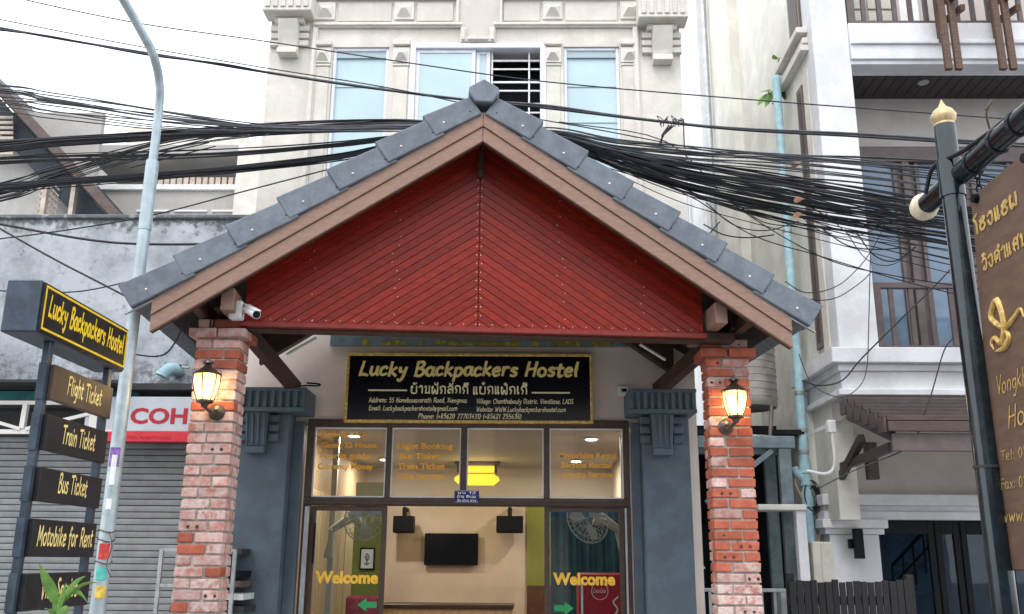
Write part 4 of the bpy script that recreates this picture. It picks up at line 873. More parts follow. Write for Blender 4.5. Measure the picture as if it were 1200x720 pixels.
# ================================================================ potted plant in front of the sign
pt = thing('broadleaf_plant', 'young green plant with broad pointed leaves before the sign tower', 'plant', (-2.28, 4.55, .13))
MB().lathe([(.14, 0), (.18, .25), (.19, .3), (.17, .3)], (-2.28, 4.55, 0), 16).build('pot', 'brick_pink', pt, smooth=True)
def leaf(base, tip, wid, bend, nm='leaf', par=None, mt='leaf', seg=7, fold=.25, side=None):
    base, tip = Vector(base), Vector(tip); d = tip - base; s_ = side or d.cross(Vector((0, 1, 0))).normalized(); s_ = Vector(s_).normalized(); nn = s_.cross(d).normalized(); m = MB(); vs = []
    for i in range(seg + 1):
        t = i / seg; c = base + d * t + Vector((0, 0, bend)) * math.sin(t * math.pi) ; w_ = wid * math.sin(math.pi * min(1, t ** .75 * .97 + .03)) ** .9
        vs += [c - s_ * w_ + nn * w_ * fold, c, c + s_ * w_ + nn * w_ * fold]
    fs = []
    for i in range(seg):
        for k in (0, 1): fs.append((i * 3 + k, i * 3 + k + 1, i * 3 + k + 4, i * 3 + k + 3))
    m.add(vs, fs); return m.build(nm, mt, par, smooth=True, fixn=False)
PB = PY(66, 735, 4.55)
MB().tube(cr([(-2.28, 4.55, .28), (PB + V(.03, 0, -.3)), PB]), [.012] * 13, 6).build('stem', 'leaf', pt)
for (b0, tp, wd, bn) in (((67, 712), (46, 661), .03, .0), ((68, 712), (101, 675), .013, .03), ((70, 705), (103, 707), .014, .05), ((66, 716), (118, 684), .009, .05), ((66, 720), (78, 682), .014, 0), ((65, 722), (64, 690), .016, 0), ((64, 728), (52, 714), .02, .02), ((64, 730), (84, 716), .02, .03)):
    leaf(PY(*b0, 4.55), PY(*tp, 4.5 + random.uniform(-.1, .05)), wd, bn, par=pt)
    MB().tube([PB, PY(*b0, 4.55)], .005, 5).build('leaf_stalk', 'leaf', pt)

# ================================================================ shop building next door (left)
LY = 8.9
nb_ = thing('shuttered_shop', 'weathered grey concrete shop building with closed roller shutter at the left', 'building', (-6, 9.5, .13))
holes_wall(-12, HX0 - .03, .13, 4.94, [(-9, -2.75, .13, 3.0)], LY, LY + .2).build('wall', 'concrete_left', nb_)
B(-12, HX0 - .03, LY + .2, 14, 4.6, 4.75).build('roof_slab', 'concrete_left', nb_); B(-12, HX0 - .03, LY - .03, LY + .22, 4.941, 4.985).build('coping', 'concrete_left', nb_, .01)
B(-12, -11.8, LY + .2, 14, .13, 4.6).build('wall', 'concrete_left', nb_)
B(-9, -2.73, LY + .35, LY + .4, .13, 3.0).build('dark_backing', 'dark_wall', nb_)
zs = 2.72; k = 0
B(-9, -2.75, LY + .02, LY + .12, zs, 3.0).build('shutter_box', 'charcoal', nb_)
p_ = .0595
me_c = None
while zs - p_ * (k + 1) > .14:
    z1 = zs - k * p_
    if me_c is None:
        mm = MB(); prof = [(0, 0), (-.006, -.003), (-.0075, -.026), (-.006, -.051), (0, -.0545), (.006, -.0545), (.006, 0)]
        mm.prism([(-8.98, y, z) for y, z in prof], (6.2, 0, 0)); o = mm.build('shutter_slat', 'shutter_grey', nb_); me_c = o.data; base = Vector(o.location)
    else: o = bpy.data.objects.new('shutter_slat', me_c); COL.objects.link(o); o.parent = nb_
    o.location = base + Vector((0, LY + .08, z1)); k += 1
# strip canopy and steel truss above the shutter
B(-9, -3.75, LY - .5, LY + .001, 3.15, 3.175).build('eave_strip', 'charcoal', nb_); B(-9, -3.75, LY - .08, LY - .061, 3.02, 3.139).build('eave_strip', 'teal_sheet', nb_); B(-3.749, -2.72, LY - .3, LY + .001, 3.12, 3.18).build('eave_strip', 'charcoal', nb_); B(-9, -2.72, LY - .06, LY + .0005, 2.98, 3.139).build('eave_board', 'charcoal', nb_)
tr = MB(); Yt = LY - .3
def pxl(m_, a, b_, w_, Y): m_.beam(PY(*a, Y), PY(*b_, Y), w_, w_, (0, 1, 0))
for (a, b_, w_) in (((-80, 472), (148, 472.5), .035), ((-80, 506), (148, 506.5), .04), ((31, 474), (26, 503), .045), ((-60, 478), (24, 503), .03), ((30, 503), (110, 484), .03), ((112, 474), (110, 503), .07)):
    mm = MB(); pxl(mm, a, b_, w_, Yt - (.02 if w_ == .03 else 0)); mm.build('truss_bar', 'white_rust', nb_)
# partner sign
Ys = LY - .32
x0, z1 = XZ(146, 465, Ys); x1, z0 = XZ(225, 518, Ys)
x0 -= .35; x1 += .25
cs = thing('shop_sign', 'silver shop sign with dark red letters over a red strip behind the lamp post', 'sign', ((x0 + x1) / 2, Ys, z0))
zr = XZ(200, 506, Ys)[1]
B(x0, x1, Ys, Ys + .08, zr, z1).build('panel', 'sign_silver', cs, .006); B(x0, x1, Ys - .004, Ys + .081, z0, zr - .001).build('strip', 'red_paint', cs, .004)
tx, tz = XZ(152, 496, Ys); tx2 = XZ(219, 496, Ys)[0]; h = XZ(152, 478, Ys)[1] - tz
typeset('COH', (tx, Ys, tz), R_, U_, 'letter_red', 'lettering', cs, h, fit=tx2 - tx, bold=.035)
tx, tz = XZ(146, 515, Ys - .004); tx2 = XZ(201, 514, Ys)[0]
typeset('ITER PARTNERS', (tx, Ys - .004, tz), R_, U_, 'letter_red', 'lettering', cs, .032, fit=tx2 - tx, bold=.01)
for xx in (x0 + .2, x1 - .2): B(xx, xx + .03, Ys + .08, LY - .06, z1 - .1, z1 - .07).build('bracket', 'charcoal', cs)
# blue pipe elbow on the wall
x, z = XZ(198, 433, LY - .1)
ep = thing('pipe_elbow', 'pale blue plastic pipe elbow sticking out of the grey wall', 'pipe', (x, LY, z))
MB().tube(cr([(x + .05, LY, z), (x + .05, LY - .09, z + .0), (x + .02, LY - .15, z - .01), (x - .02, LY - .17, z - .06)]), .06, 14).build('pipe', 'pvc_blue', ep, smooth=True)
MB().tube([(x - .018, LY - .17, z - .055), (x - .03, LY - .175, z - .085)], .068, 14).build('socket', 'pvc_blue', ep, smooth=True)
x, z = XZ(213, 431, LY - .03); tp_ = thing('wall_tap', 'small steel tap on the grey wall beside the blue elbow', 'tap', (x, LY, z))
MB().tube([(x, LY, z), (x, LY - .06, z), (x + .09, LY - .07, z - .01)], .012, 8).build('spout', 'rail_grey', tp_); MB().lathe([(.02, 0), (.02, .03)], (x - .01, LY - .07, z - .01), 10).build('valve', 'charcoal', tp_)
# steel rack behind the pillar
Yr = 7.9
rk = thing('steel_rack', 'galvanised steel rack partly hidden behind the left brick pillar', 'rack', (XZ(190, 720, Yr)[0], Yr, .13))
x0, z1 = XZ(190, 643, Yr); x1, _ = XZ(276, 643, Yr); zb = XZ(190, 686, Yr)[1]
for xx in (x0, x1): B(xx - .015, xx + .015, Yr - .015, Yr + .015, .13, z1).build('post', 'rail_grey', rk); B(xx - .015, xx + .015, Yr + .385, Yr + .415, .13, z1).build('post', 'rail_grey', rk)
for zz_ in (z1 - .01, zb): B(x0 + .0155, x1 - .0155, Yr - .012, Yr + .012, zz_ - .012, zz_ + .012).build('rail', 'rail_grey', rk); B(x0 + .0155, x1 - .0155, Yr + .388, Yr + .412, zz_ - .012, zz_ + .012).build('rail', 'rail_grey', rk)
for k, (zz_, mt) in enumerate(((1.16, 'charcoal'), (1.26, 'white_metal'), (1.36, 'old_timber'), (1.44, 'lamp_black'), (1.62, 'charcoal'))):
    B(x0 + .1, x1 + .1 - .02 * k, Yr + .03 + .02 * k, Yr + .37, zz_, zz_ + .05).build('shelf_board', mt, rk)

# ================================================================ houses behind (left)
hY = 13.0
h1 = thing('concrete_house', 'stained concrete house with balcony parapet and barred windows behind the left wall', 'building', (-5, hY + 1, .13))
def box_px(a, b_, c, d, Y, th, nm, mt, par, bevel=0):
    x0, z1 = XZ(a, b_, Y); x1, z0 = XZ(c, d, Y); return B(x0, x1, Y, Y + th, z0, z1).build(nm, mt, par, bevel)
x0, z1 = XZ(40, 100, hY + 1.5); 
box_px(60, 196, 282, 330, hY + 1.2, .2, 'wall', 'house_plaster', h1); box_px(60, 222, 283, 262, hY, .2, 'parapet', 'house_plaster', h1); box_px(110, 216, 284, 222.5, hY - .05, .4, 'parapet_coping', 'white_metal', h1, .01); box_px(140, 245, 284, 260, hY - .06, .055, 'parapet_panel', 'house_plaster', h1)
for k in range(3): box_px(160 + k * 44, 246, 198 + k * 44, 248, hY - .09, .025, 'moulding', 'white_metal', h1)
box_px(100, 170, 282, 180, hY - .1, 1.6, 'balcony_slab', 'house_plaster', h1); box_px(150, 150, 282, 170, hY + .3, 1, 'upper_wall', 'trim_paint', h1)
for k in range(4): box_px(178 + k * 26, 192, 200 + k * 26, 212, hY + 1.17, .028, 'window', 'window_blue', h1)
for k in range(14): box_px(178 + k * 7.5, 208, 182.5 + k * 7.5, 217, hY + .02, .06, 'baluster', 'lattice', h1)
box_px(280, 168, 300, 300, hY - .2, 1.5, 'corner_wall', 'trim_paint', h1); box_px(162, 190, 184, 220, hY + .9, .2, 'column', 'trim_paint', h1)
tH = 11.6
h2 = thing('old_roof_house', 'old timber house with dark sloping roof and lattice gable at the far left', 'building', (-7, tH + 1, .13))
P1, P2 = PY(-60, 30, tH), PY(152, 262, tH); Q1, Q2 = PY(-60, 95, tH), PY(92, 262, tH)
MB().prism([P1, P2, P2 + V(-.05, 0, -.12), P1 + V(-.05, 0, -.12)], (0, -.08, 0)).build('barge_board', 'old_timber', h2)
MB().prism([P1 + V(-.03, 0, -.06), P2 + V(-.03, 0, -.06), P2 + V(-.08, 0, -.12), P1 + V(-.08, 0, -.12)], (0, 2.2, 0)).build('roof', 'old_roof', h2)
rafts = MB()
MB().prism([P1 + V(-.1, .3, -.16), P2 + V(-.1, .3, -.16), Q2 + V(0, .3, 0), Q1 + V(0, .3, 0)], (0, .06, 0)).build('soffit', 'old_roof', h2)
wx0, wz0 = XZ(-60, 262, tH + .45); wx1, wz1 = XZ(95, 130, tH + .45)
B(wx0, wx1 + .3, tH + .5, tH + .6, .13, wz1).build('wall', 'house_plaster', h2)
xa, zb_l = XZ(41, 258, tH + .3); xb, zt_l = XZ(72, 214, tH + .3)
for sgn in (1, -1):
    c = xa - (zt_l - zb_l) - .0
    while c < xb + (zt_l - zb_l):
        lo_, hi_ = (max(xa, c), min(xb, c + (zt_l - zb_l))) if sgn > 0 else (max(xa, c - (zt_l - zb_l)), min(xb, c))
        if hi_ - lo_ > .03:
            f_ = (lambda x: zb_l + (x - c)) if sgn > 0 else (lambda x: zb_l + (c - x))
            MB().beam((lo_, tH + .3 + .015 * sgn, f_(lo_)), (hi_, tH + .3 + .015 * sgn, f_(hi_)), .018, .014, (0, 1, 0)).build('lattice_bar', 'lattice', h2)
        c += .085
for a, b_ in ((38, 210), (72, 212)):
    xa, za = XZ(a, 262, tH); _, zb = XZ(a, b_, tH); B(xa, xa + .06, tH + .12, tH + .2, za, zb).build('gable_post', 'lattice', h2)
for k in range(8): box_px(-20, 136 + k * 6, 15, 139 + k * 6, tH + .2, .03, 'louvre', 'lattice', h2)

# ================================================================ hotel (right)
HF = 9.0; RW = 9.8; SXW = 3.08; HXR = 9
ht = thing('hotel_building', 'white hotel building with brown balconies and timber awning at the right', 'building', (5.5, 11, .13))
B(SXW, SXW + .39, HF, HF + .4, 3.62, 11).build('column', 'hotel_white', ht, .006)
B(SXW + .39, HXR, RW, RW + .2, 3.62, 11).build('recess_wall', 'hotel_taupe', ht)
# side wall in the alley with tall windows seen edge-on
side = MB()
def side_win(y0, y1, z0, z1):
    fw = B(SXW - .03, SXW + .02, y0, y1, z0, z1).build('side_window', 'hotel_frame', ht, .004)
    B(SXW - .034, SXW - .0302, y0 + .05, y1 - .05, z0 + .06, z1 - .06).build('pane', 'steel_brown', fw)
m = MB(); m.box(SXW, SXW + .2, HF + .4, 14, 2.0, 11.5); m.build('side_wall', 'hotel_side', ht)
side_win(9.42, 9.62, 3.75, 6.75); side_win(9.3, 9.7, 7.35, 10)
for (y0, y1) in ((9.25, 9.42), (9.62, 9.8)): B(SXW - .012, SXW + .001, y0, y1, 3.7, 6.85).build('window_surround', 'trim_paint', ht)
for z0, t in ((7.02, .09), (7.11, .06), (7.24, .12)): B(SXW - t, SXW + .001, 9.15, 10.1, z0, z0 + .07).build('sill_moulding', 'trim_paint', ht, .005)
# floor bands with mouldings, wrapping the corner
for (z0, z1, t) in ((3.16, 3.22, .06), (3.22, 3.40, .015), (3.4, 3.47, .05), (3.47, 3.62, .12)):
    B(SXW - t, HXR, HF - t, HF + .41, z0, z1 - .0004).build('ledge', 'hotel_white', ht, .006); B(SXW - t, SXW + .19, HF + .4105, 10.35, z0, z1 - .0004).build('ledge', 'hotel_white', ht, .006)
B(SXW + .006, HXR, HF + .01, RW + .1, 2.95, 3.1595).build('floor_slab', 'hotel_taupe', ht)
B(SXW + .39, HXR, HF + .41, RW, 3.45, 3.6).build('balcony_floor', 'hotel_taupe', ht)
for (z0, z1, t) in ((6.76, 6.81, .0), (6.81, 6.98, .03), (6.98, 7.03, .06), (7.03, 7.25, .02)):
    B(SXW + .392, HXR, HF - t, HF + .25, z0, z1 - .0004).build('ledge', 'hotel_white', ht, .005)
B(SXW + .392, HXR, HF + .26, RW, 6.95, 7.2).build('floor_slab', 'hotel_taupe', ht)
# boarded soffit
nbd = 46
for k in range(nbd):
    x0 = SXW + .4 + k * .12; MB().hexa([(x0, HF + .03, 6.77), (x0 + .115, HF + .03, 6.77), (x0 + .115, RW, 6.77), (x0, RW, 6.77), (x0, HF + .03, 6.8), (x0 + .115, HF + .03, 6.8), (x0 + .115, RW, 6.8), (x0, RW, 6.8)]).build('soffit_board', 'soffit_board', ht, .004)
x, z = XZ(1082, 97, 9.4); MB().lathe([(.06, 6.769), (.06, 6.755), (.045, 6.755)], (x, 9.4, 0), 16).build('soffit_downlight', 'rail_grey', ht)
# windows of the recess
def win(a, b_, c, d, nm='window'):
    x0, x1 = XZ(a, 310, RW - .05)[0], XZ(c, 310, RW - .05)[0]; z1, z0 = XZ(a, b_, RW - .05)[1], XZ(c, d, RW - .05)[1]; fw = .045
    m = MB(); m.box(x0, x0 + fw, RW - .06, RW - .001, z0, z1); m.box(x1 - fw, x1, RW - .06, RW - .001, z0, z1); m.box(x0 + fw, x1 - fw, RW - .06, RW - .001, z1 - fw, z1); m.box(x0 + fw, x1 - fw, RW - .06, RW - .001, z0, z0 + fw)
    zm = z0 + (z1 - z0) * .68; m.box(x0 + fw, x1 - fw, RW - .055, RW - .001, zm, zm + .035); f_ = m.build(nm, 'hotel_frame', ht, .004)
    B(x0 + fw, x1 - fw, RW - .03, RW - .024, z0 + fw, zm).build('pane', 'pane_sky_tint', f_); B(x0 + fw, x1 - fw, RW - .03, RW - .024, zm + .035, z1 - fw).build('pane', 'pane_sky_tint', f_)
x0, z1 = XZ(1008, 186, RW - .02); x1, z0 = XZ(1330, 430, RW - .02); B(x0, x1, RW - .02, RW - .0005, z0, z1).build('window_panel', 'hotel_frame', ht)
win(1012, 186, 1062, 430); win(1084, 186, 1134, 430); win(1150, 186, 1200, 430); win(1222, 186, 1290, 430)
x0, z1 = XZ(1005, 174, RW - .08); x1, z0 = XZ(1330, 190, RW - .08); B(x0, x1, RW - .09, RW - .001, z0, z1 + .02).build('lintel', 'hotel_frame', ht, .005)
x0, z1 = XZ(1069, 310, RW - .07)[0], XZ(1068, 190, RW - .07)[1]; x1, z0 = XZ(1078, 310, RW - .07)[0], XZ(1080, 430, RW - .07)[1]; B(x0, x1, RW - .08, RW - .001, z0, z1).build('mullion', 'hotel_frame', ht, .005)
# balcony railings
def railing(xa, xb, z0, z1, Y, sp, nm='balcony_railing'):
    r = B(xa, xb, Y - .03, Y + .03, z1 - .06, z1).build(nm, 'hotel_frame', ht, .005)
    B(xa, xb, Y - .025, Y + .025, z0, z0 + .06).build('bottom_rail', 'hotel_frame', r, .005); x = xa + .045
    B(xa - .0, xa + .085, Y - .04, Y + .04, z0 - .0, z1 + .0).build('newel', 'hotel_frame', r, .005); x = xa + .19
    while x < xb: B(x - .024, x + .024, Y - .02, Y + .02, z0 + .0605, z1 - .0605).build('baluster', 'hotel_frame', r, .004); x += sp
railing(3.475, HXR, 3.62, 4.33, HF + .08, .2); railing(3.49, HXR, 7.255, 8.2, HF + .06, .17)
# notice behind the upper railing, ventilation blocks
x, z = XZ(1070, 12, RW - .1)
B(x - .12, x + .1, RW - .02, RW - .001, 7.6, 8.15).build('notice', 'white_letter', ht)
for k in range(5):
    for j in range(3): B(3.55 + k * .16, 3.68 + k * .16, RW - .03, RW - .001, 7.62 + j * .16, 7.75 + j * .16).build('vent_block', 'box_beige', ht)
# hanging pergola struts under the upper eave
for px in (1100, 1108, 1120, 1166, 1172, 1184):
    Y = 8.72 if px not in (1100, 1166) else 8.95
    x, zb = XZ(px + 4, 82 if Y < 8.9 else 51, Y)
    MB().beam((x, Y, zb), (x + .0, Y, 8.6), .07, .05, (0, 1, 0)).build('pergola_strut', 'pergola_wood', ht, .005)
for x in (XZ(1114, 20, 8.8)[0], XZ(1178, 20, 8.8)[0]):
    MB().beam((x - .02, 8.6, 7.35), (x - .02, 9.0, 7.5), .06, .09).build('pergola_strut', 'pergola_wood', ht, .005); MB().beam((x + .06, 8.64, 7.22), (x + .06, 9.0, 7.3), .05, .07).build('pergola_strut', 'pergola_wood', ht, .005)
# ground floor
GY = 9.8
B(3.28, HXR, GY + .05, GY + .2, 2.23, 2.96).build('ground_wall', 'hotel_taupe', ht)
for (z0, z1, t) in ((2.02, 2.1, .04), (2.1, 2.16, .0), (2.16, 2.27, .07)): B(3.05 - t * .4, HXR, GY - t, GY + .22, z0, z1 - .0004).build('beam_moulding', 'hotel_white', ht, .005)
B(3.0, 3.66, GY - .09, GY + .2, 1.93, 2.0195).build('pilaster_cap', 'hotel_white', ht, .006); B(3.03, 3.63, GY - .05, GY + .2, 1.87, 1.9295).build('pilaster_cap', 'hotel_white', ht, .006)
B(3.08, 3.58, GY - .02, GY + .2, .13, 1.8695).build('pilaster', 'hotel_white', ht, .006)
B(2.9, 3.3, GY + .22, GY + .5, .13, 3.16).build('side_wall', 'hotel_side', ht)
gx0 = 3.59
B(gx0, HXR, GY + .9, GY + 3.4, .1, .14).build('lobby_floor', 'dark_wall', ht); B(gx0, HXR, GY + 3.4, GY + 3.5, .13, 3).build('lobby_wall', 'lobby_dark', ht); B(gx0, HXR, GY + .2, GY + 3.4, 2.4, 2.5).build('lobby_ceiling', 'dark_wall', ht)
for k, (a, b_) in enumerate(((1028, 1098), (1100, 1128), (1130, 1180), (1182, 1240))):
    x0 = XZ(a, 660, GY + .1)[0]; x1 = XZ(b_, 660, GY + .1)[0]; fw = .06
    m = MB(); m.box(x0, x0 + fw, GY + .1, GY + .15, .13, 2.02); m.box(x1 - fw, x1, GY + .1, GY + .15, .13, 2.02); m.box(x0 + fw, x1 - fw, GY + .1, GY + .15, 1.88, 2.02); m.box(x0 + fw, x1 - fw, GY + .1, GY + .15, .13, .25); f_ = m.build('glass_door', 'lamp_black', ht, .004)
    B(x0 + fw, x1 - fw, GY + .12, GY + .128, .25, 1.88).build('pane', 'hotel_glass', f_)
# stair inside
sy = GY + 1.2
P0, P1_ = PY(1050, 712, sy), PY(1098, 660, sy)
stp = bpy.data.objects
m = MB()
for k in range(6):
    q = P0.lerp(P1_, k / 5); m.box(q.x - .12, q.x + .12, sy, sy + .9, q.z - .05, q.z)
m.build('stair', 'steel_bluegrey', ht)
m = MB(); m.tube([P0 + V(0, 0, .45), P1_ + V(0, 0, .45)], .02, 6); m.tube([P0 + V(0, 0, .25), P1_ + V(0, 0, .25)], .014, 6)
for k in range(5): q = P0.lerp(P1_, k / 4); m.tube([q, q + V(0, 0, .45)], .012, 5)
m.build('stair_rail', 'lamp_black', ht)
# timber awning
NS = 6
for k in range(NS):
    t = k / (NS - 1); y = 8.0 + t * .92; z = 2.765 + t * .3
    B(3.06, 6.5, y - .075, y + .085, z, z + .045).build('awning_slat', 'hotel_timber', ht, .004); B(3.03, 3.058, y - .07, y + .08, z - .1, z + .042).build('slat_end', 'hotel_timber', ht, .004)
MB().beam((3.06, 7.93, 2.715), (6.5, 7.93, 2.715), .05, .085).build('awning_fascia', 'hotel_timber', ht, .004); MB().beam((3.1, 7.98, 2.585), (6.5, 7.98, 2.585), .05, .15).build('awning_beam', 'hotel_frame', ht, .004)
for x in (3.12, 5.2):
    MB().beam((x, 7.99, 2.66), (x, 8.99, 2.98), .06, .12).build('awning_rafter', 'hotel_timber', ht, .004); MB().beam((x + .02, 8.1, 2.56), (x + .02, 9.75, 2.5), .05, .08).build('awning_bracket', 'hotel_timber', ht, .004); MB().beam((x + .01, 9.68, 2.3), (x + .01, 8.75, 2.72), .06, .08).build('awning_brace', 'hotel_timber', ht, .004)
    MB().beam((x + .03, 9.5, 2.28), (x + .03, 9.5, 2.94), .07, .07, (0, 1, 0)).build('awning_post', 'hotel_timber', ht, .004); B(x - .03, x + .15, 9.55, 9.72, 2.275, 2.36).build('awning_block', 'pergola_wood', ht, .006); B(x + .1, x + .2, 8.9, 9.0, 2.35, 2.7).build('awning_block', 'hotel_timber', ht, .006)
# rear wing behind
rw_ = thing('rear_wing', 'white rear building with narrow windows in the gap behind the hostel', 'building', (3, 17, .13))
B(2.86, 5, 14.01, 22, .13, 13).build('wall', 'hotel_white', rw_); B(2.95, 3.2, 12.2, 14.0, .13, 12).build('wall', 'hotel_side', rw_)
for (y0, z0, z1) in ((15.2, 6.3, 8.9), (17, 6.2, 8.6)): 
    f_ = B(2.82, 2.862, y0, y0 + .9, z0, z1).build('window_surround', 'hotel_white', rw_); B(2.815, 2.8202, y0 + .12, y0 + .78, z0 + .15, z1 - .15).build('pane', 'window_blue', f_)
MB().tube([(2.87, 13.5, 2.0), (2.87, 13.5, 11.5)], .05, 8).build('downpipe', 'rail_grey', rw_)
# small canopy board on side wall and dark brown drain
pb_ = thing('drain_pipe', 'pale blue plastic drain pipe running up the hotel side wall', 'pipe', (2.86, 9.95, .13))
xb_, _ = XZ(927, 330, 9.95)
MB().tube([(xb_, 9.95, 1.3), (xb_, 9.95, PY(913, 90, 9.95).z)], .05, 14).build('pipe', 'pvc_blue', pb_, smooth=True)
for z in (2.95, 3.35, 2.72, 5.2): MB().lathe([(.056, -.02), (.056, .02)], (xb_, 9.95, z), 14).build('clip', 'rail_grey', pb_)
for z in (2.2, 2.55, 2.42): MB().lathe([(.062, -.05), (.062, .05)], (xb_, 9.95, z), 14).build('socket', 'pvc_blue', pb_, smooth=True)
MB().tube([(xb_, 9.95, 2.4), (xb_ - .1, 9.93, 2.5), (xb_ - .12, 9.93, 2.56)], .04, 10).build('branch', 'pvc_blue', pb_, smooth=True)
xw, _ = XZ(944, 480, 10.1); wp = thing('vent_pipe', 'short white pipe beside the blue drain pipe', 'pipe', (xw, 10.1, 2.6)); z0, z1 = XZ(944, 528, 10.1)[1], XZ(944, 463, 10.1)[1]
MB().tube([(xw, 10.1, z0), (xw, 10.1, z1)], .035, 12).build('pipe', 'white_metal', wp, smooth=True); MB().tube([(xw, 10.1, z0 - .03), (xw, 10.1, z0 + .05)], .042, 12).build('socket', 'pvc_blue', wp); MB().tube([(xw, 10.1, z1 - .01), (xw, 10.1, z1 + .03)], .042, 12).build('cap', 'white_metal', wp)
# vine at the pipe head
vn = thing('climbing_vine', 'green heart leaved vine at the head of the blue pipe', 'plant', PY(915, 100, 10.2))
vb = [PY(913, 90, 10.2), PY(918, 100, 10.15), PY(912, 115, 10.15), PY(905, 122, 10.1)]
MB().tube(cr(vb), .008, 6).build('stem', 'leaf_dark', vn)
MB().tube(cr([PY(913, 92, 10.0), PY(915, 80, 10.1), PY(912, 72, 10.12), PY(914, 68, 10.15)]), .007, 6).build('stem', 'leaf_dark', vn)
MB().tube(cr([PY(912, 118, 10.0), PY(905, 112, 10.1), PY(900, 108, 10.12)]), .007, 6).build('stem', 'leaf_dark', vn)
for (b0, tp, wd) in (((913, 74), (922, 62), .035), ((909, 70), (906, 64), .04), ((915, 92), (928, 108), .055), ((918, 100), (920, 118), .05), ((905, 106), (897, 126), .055), ((898, 110), (888, 124), .05), ((902, 105), (890, 108), .05), ((922, 108), (928, 110), .03), ((914, 70), (918, 74), .03)):
    leaf(PY(*b0, 10.15), PY(*tp, 10.05), wd, .0, par=vn, mt=random.choice(('leaf', 'leaf_dark')), side=(1, .2, .2))
# meter cabinet, wall lamp, conduit box
Ym = 9.3; x0, z1 = XZ(949, 635, Ym); x1, z0 = XZ(980, 690, Ym)
mc = thing('meter_cabinet', 'beige metal meter cabinet with vent slits beside the white pilaster', 'cabinet', ((x0 + x1) / 2, Ym + .1, z0 - .5))
B(x0 + .02, x1, Ym, Ym + .22, .13, z1).build('case', 'box_beige', mc, .008); B(x0 + .1, x1 - .01, Ym - .008, Ym - .0005, .2, z1 - .015).build('door', 'box_beige', mc, .004)
for k in range(3): B(x0 + .16, x1 - .06, Ym - .011, Ym - .0085, z1 - .1 - k * .035, z1 - .09 - k * .035).build('vent_slit', 'charcoal', mc)
x0, z1 = XZ(998, 620, 9.7); x1, z0 = XZ(1011, 655, 9.7)
wl = thing('wall_lamp', 'black rectangular wall lamp on the white hotel pilaster', 'wall lamp', ((x0 + x1) / 2, 9.77, z0))
B(x0, x1, 9.62, 9.70, z0, z1).build('shade', 'lamp_black', wl, .004); B(x0 - .025, x0 + .05, 9.7, 9.779, z0 + .1, z1 - .1).build('mount', 'lamp_black', wl, .004)
x, z = XZ(974, 500, 9.0); jb = thing('junction_box', 'small white junction box with grey conduit under the hotel ledge', 'junction box', (x, 9.0, z - .06))
B(x - .04, x + .04, 8.97, 9.04, z - .06, z + .06).build('case', 'white_metal', jb, .006); B(x - .01, x + .01, 9.04, 9.75, z + .0, z + .04).build('bracket', 'white_metal', jb)
MB().tube(cr([(x, 8.99, z - .05), (x, 8.99, z - .35), (x - .08, 9.0, z - .45), (x - .25, 9.05, z - .42)]), .015, 8).build('conduit', 'white_metal', jb)

# ================================================================ alley between hostel and hotel
al = thing('alley_shed', 'dark open shed in the alley between hostel and hotel', 'shed', (2.3, 11.5, .13))
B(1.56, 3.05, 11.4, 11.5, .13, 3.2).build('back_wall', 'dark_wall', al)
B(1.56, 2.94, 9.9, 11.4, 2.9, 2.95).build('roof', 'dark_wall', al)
Yf = 9.5; fx = [XZ(a, 620, Yf)[0] for a in (808, 924)]
sf = thing('tank_stand', 'blue grey steel stand carrying the water tank', 'stand', (2.3, Yf, .13))
z0, z1 = XZ(900, 525, Yf)[1], XZ(900, 511, Yf)[1]
B(1.58, XZ(932, 520, Yf)[0], Yf, Yf + .1, z0, z1).build('beam', 'steel_bluegrey', sf, .005); B(1.58, XZ(932, 520, Yf)[0], Yf + .6, Yf + .7, z0, z1).build('beam', 'steel_bluegrey', sf, .005)
for x in (1.62, fx[1] - .04): 
    B(x, x + .12, Yf + .011, Yf + .09, .13, z0 - .0005).build('post', 'steel_bluegrey', sf, .005); B(x, x + .12, Yf + .61, Yf + .69, .13, z0 - .0005).build('post', 'steel_bluegrey', sf, .005); B(x + .02, x + .1, Yf + .1005, Yf + .5995, z0 + .01, z1 - .01).build('cross_beam', 'steel_bluegrey', sf)
MB().beam((1.8, Yf + .05, z0 - .55), (fx[1] - .1, Yf + .05, z0 - .02), .05, .05).build('brace', 'steel_bluegrey', sf)
# ribbed tank
xt = XZ(872, 440, Yf + .35)[0]; xr_ = XZ(908, 440, Yf + .35)[0]; R_t = xr_ - xt; zb_ = XZ(880, 473, Yf)[1]
tk = thing('water_tank', 'ribbed stainless steel water tank behind the right brick pillar', 'tank', (xt, Yf + .35, z1))
prof = [(R_t * .96, 0)]
for k in range(15):
    z = .03 + k * .075; prof += [(R_t, z), (R_t, z + .062), (R_t * 1.018, z + .0635), (R_t * 1.018, z + .0735)]
prof += [(R_t, 1.2), (R_t * .6, 1.34), (.1, 1.4)]
MB().lathe(prof, (xt, Yf + .35, zb_), 48).build('shell', 'tank_steel', tk, smooth=True)
for k in range(6):
    an = k * math.pi / 3 + .25; c, s = math.cos(an), math.sin(an)
    MB().tube([(xt + R_t * .8 * c, Yf + .35 + R_t * .8 * s, z1), (xt + R_t * .93 * c, Yf + .35 + R_t * .93 * s, zb_ + .02)], .018, 8).build('leg', 'tank_steel', tk)
MB().tube([(xt + R_t * .8 * math.cos(k * .3), Yf + .35 + R_t * .8 * math.sin(k * .3), z1 + .012) for k in range(22)], .014, 6).build('base_ring', 'tank_steel', tk)
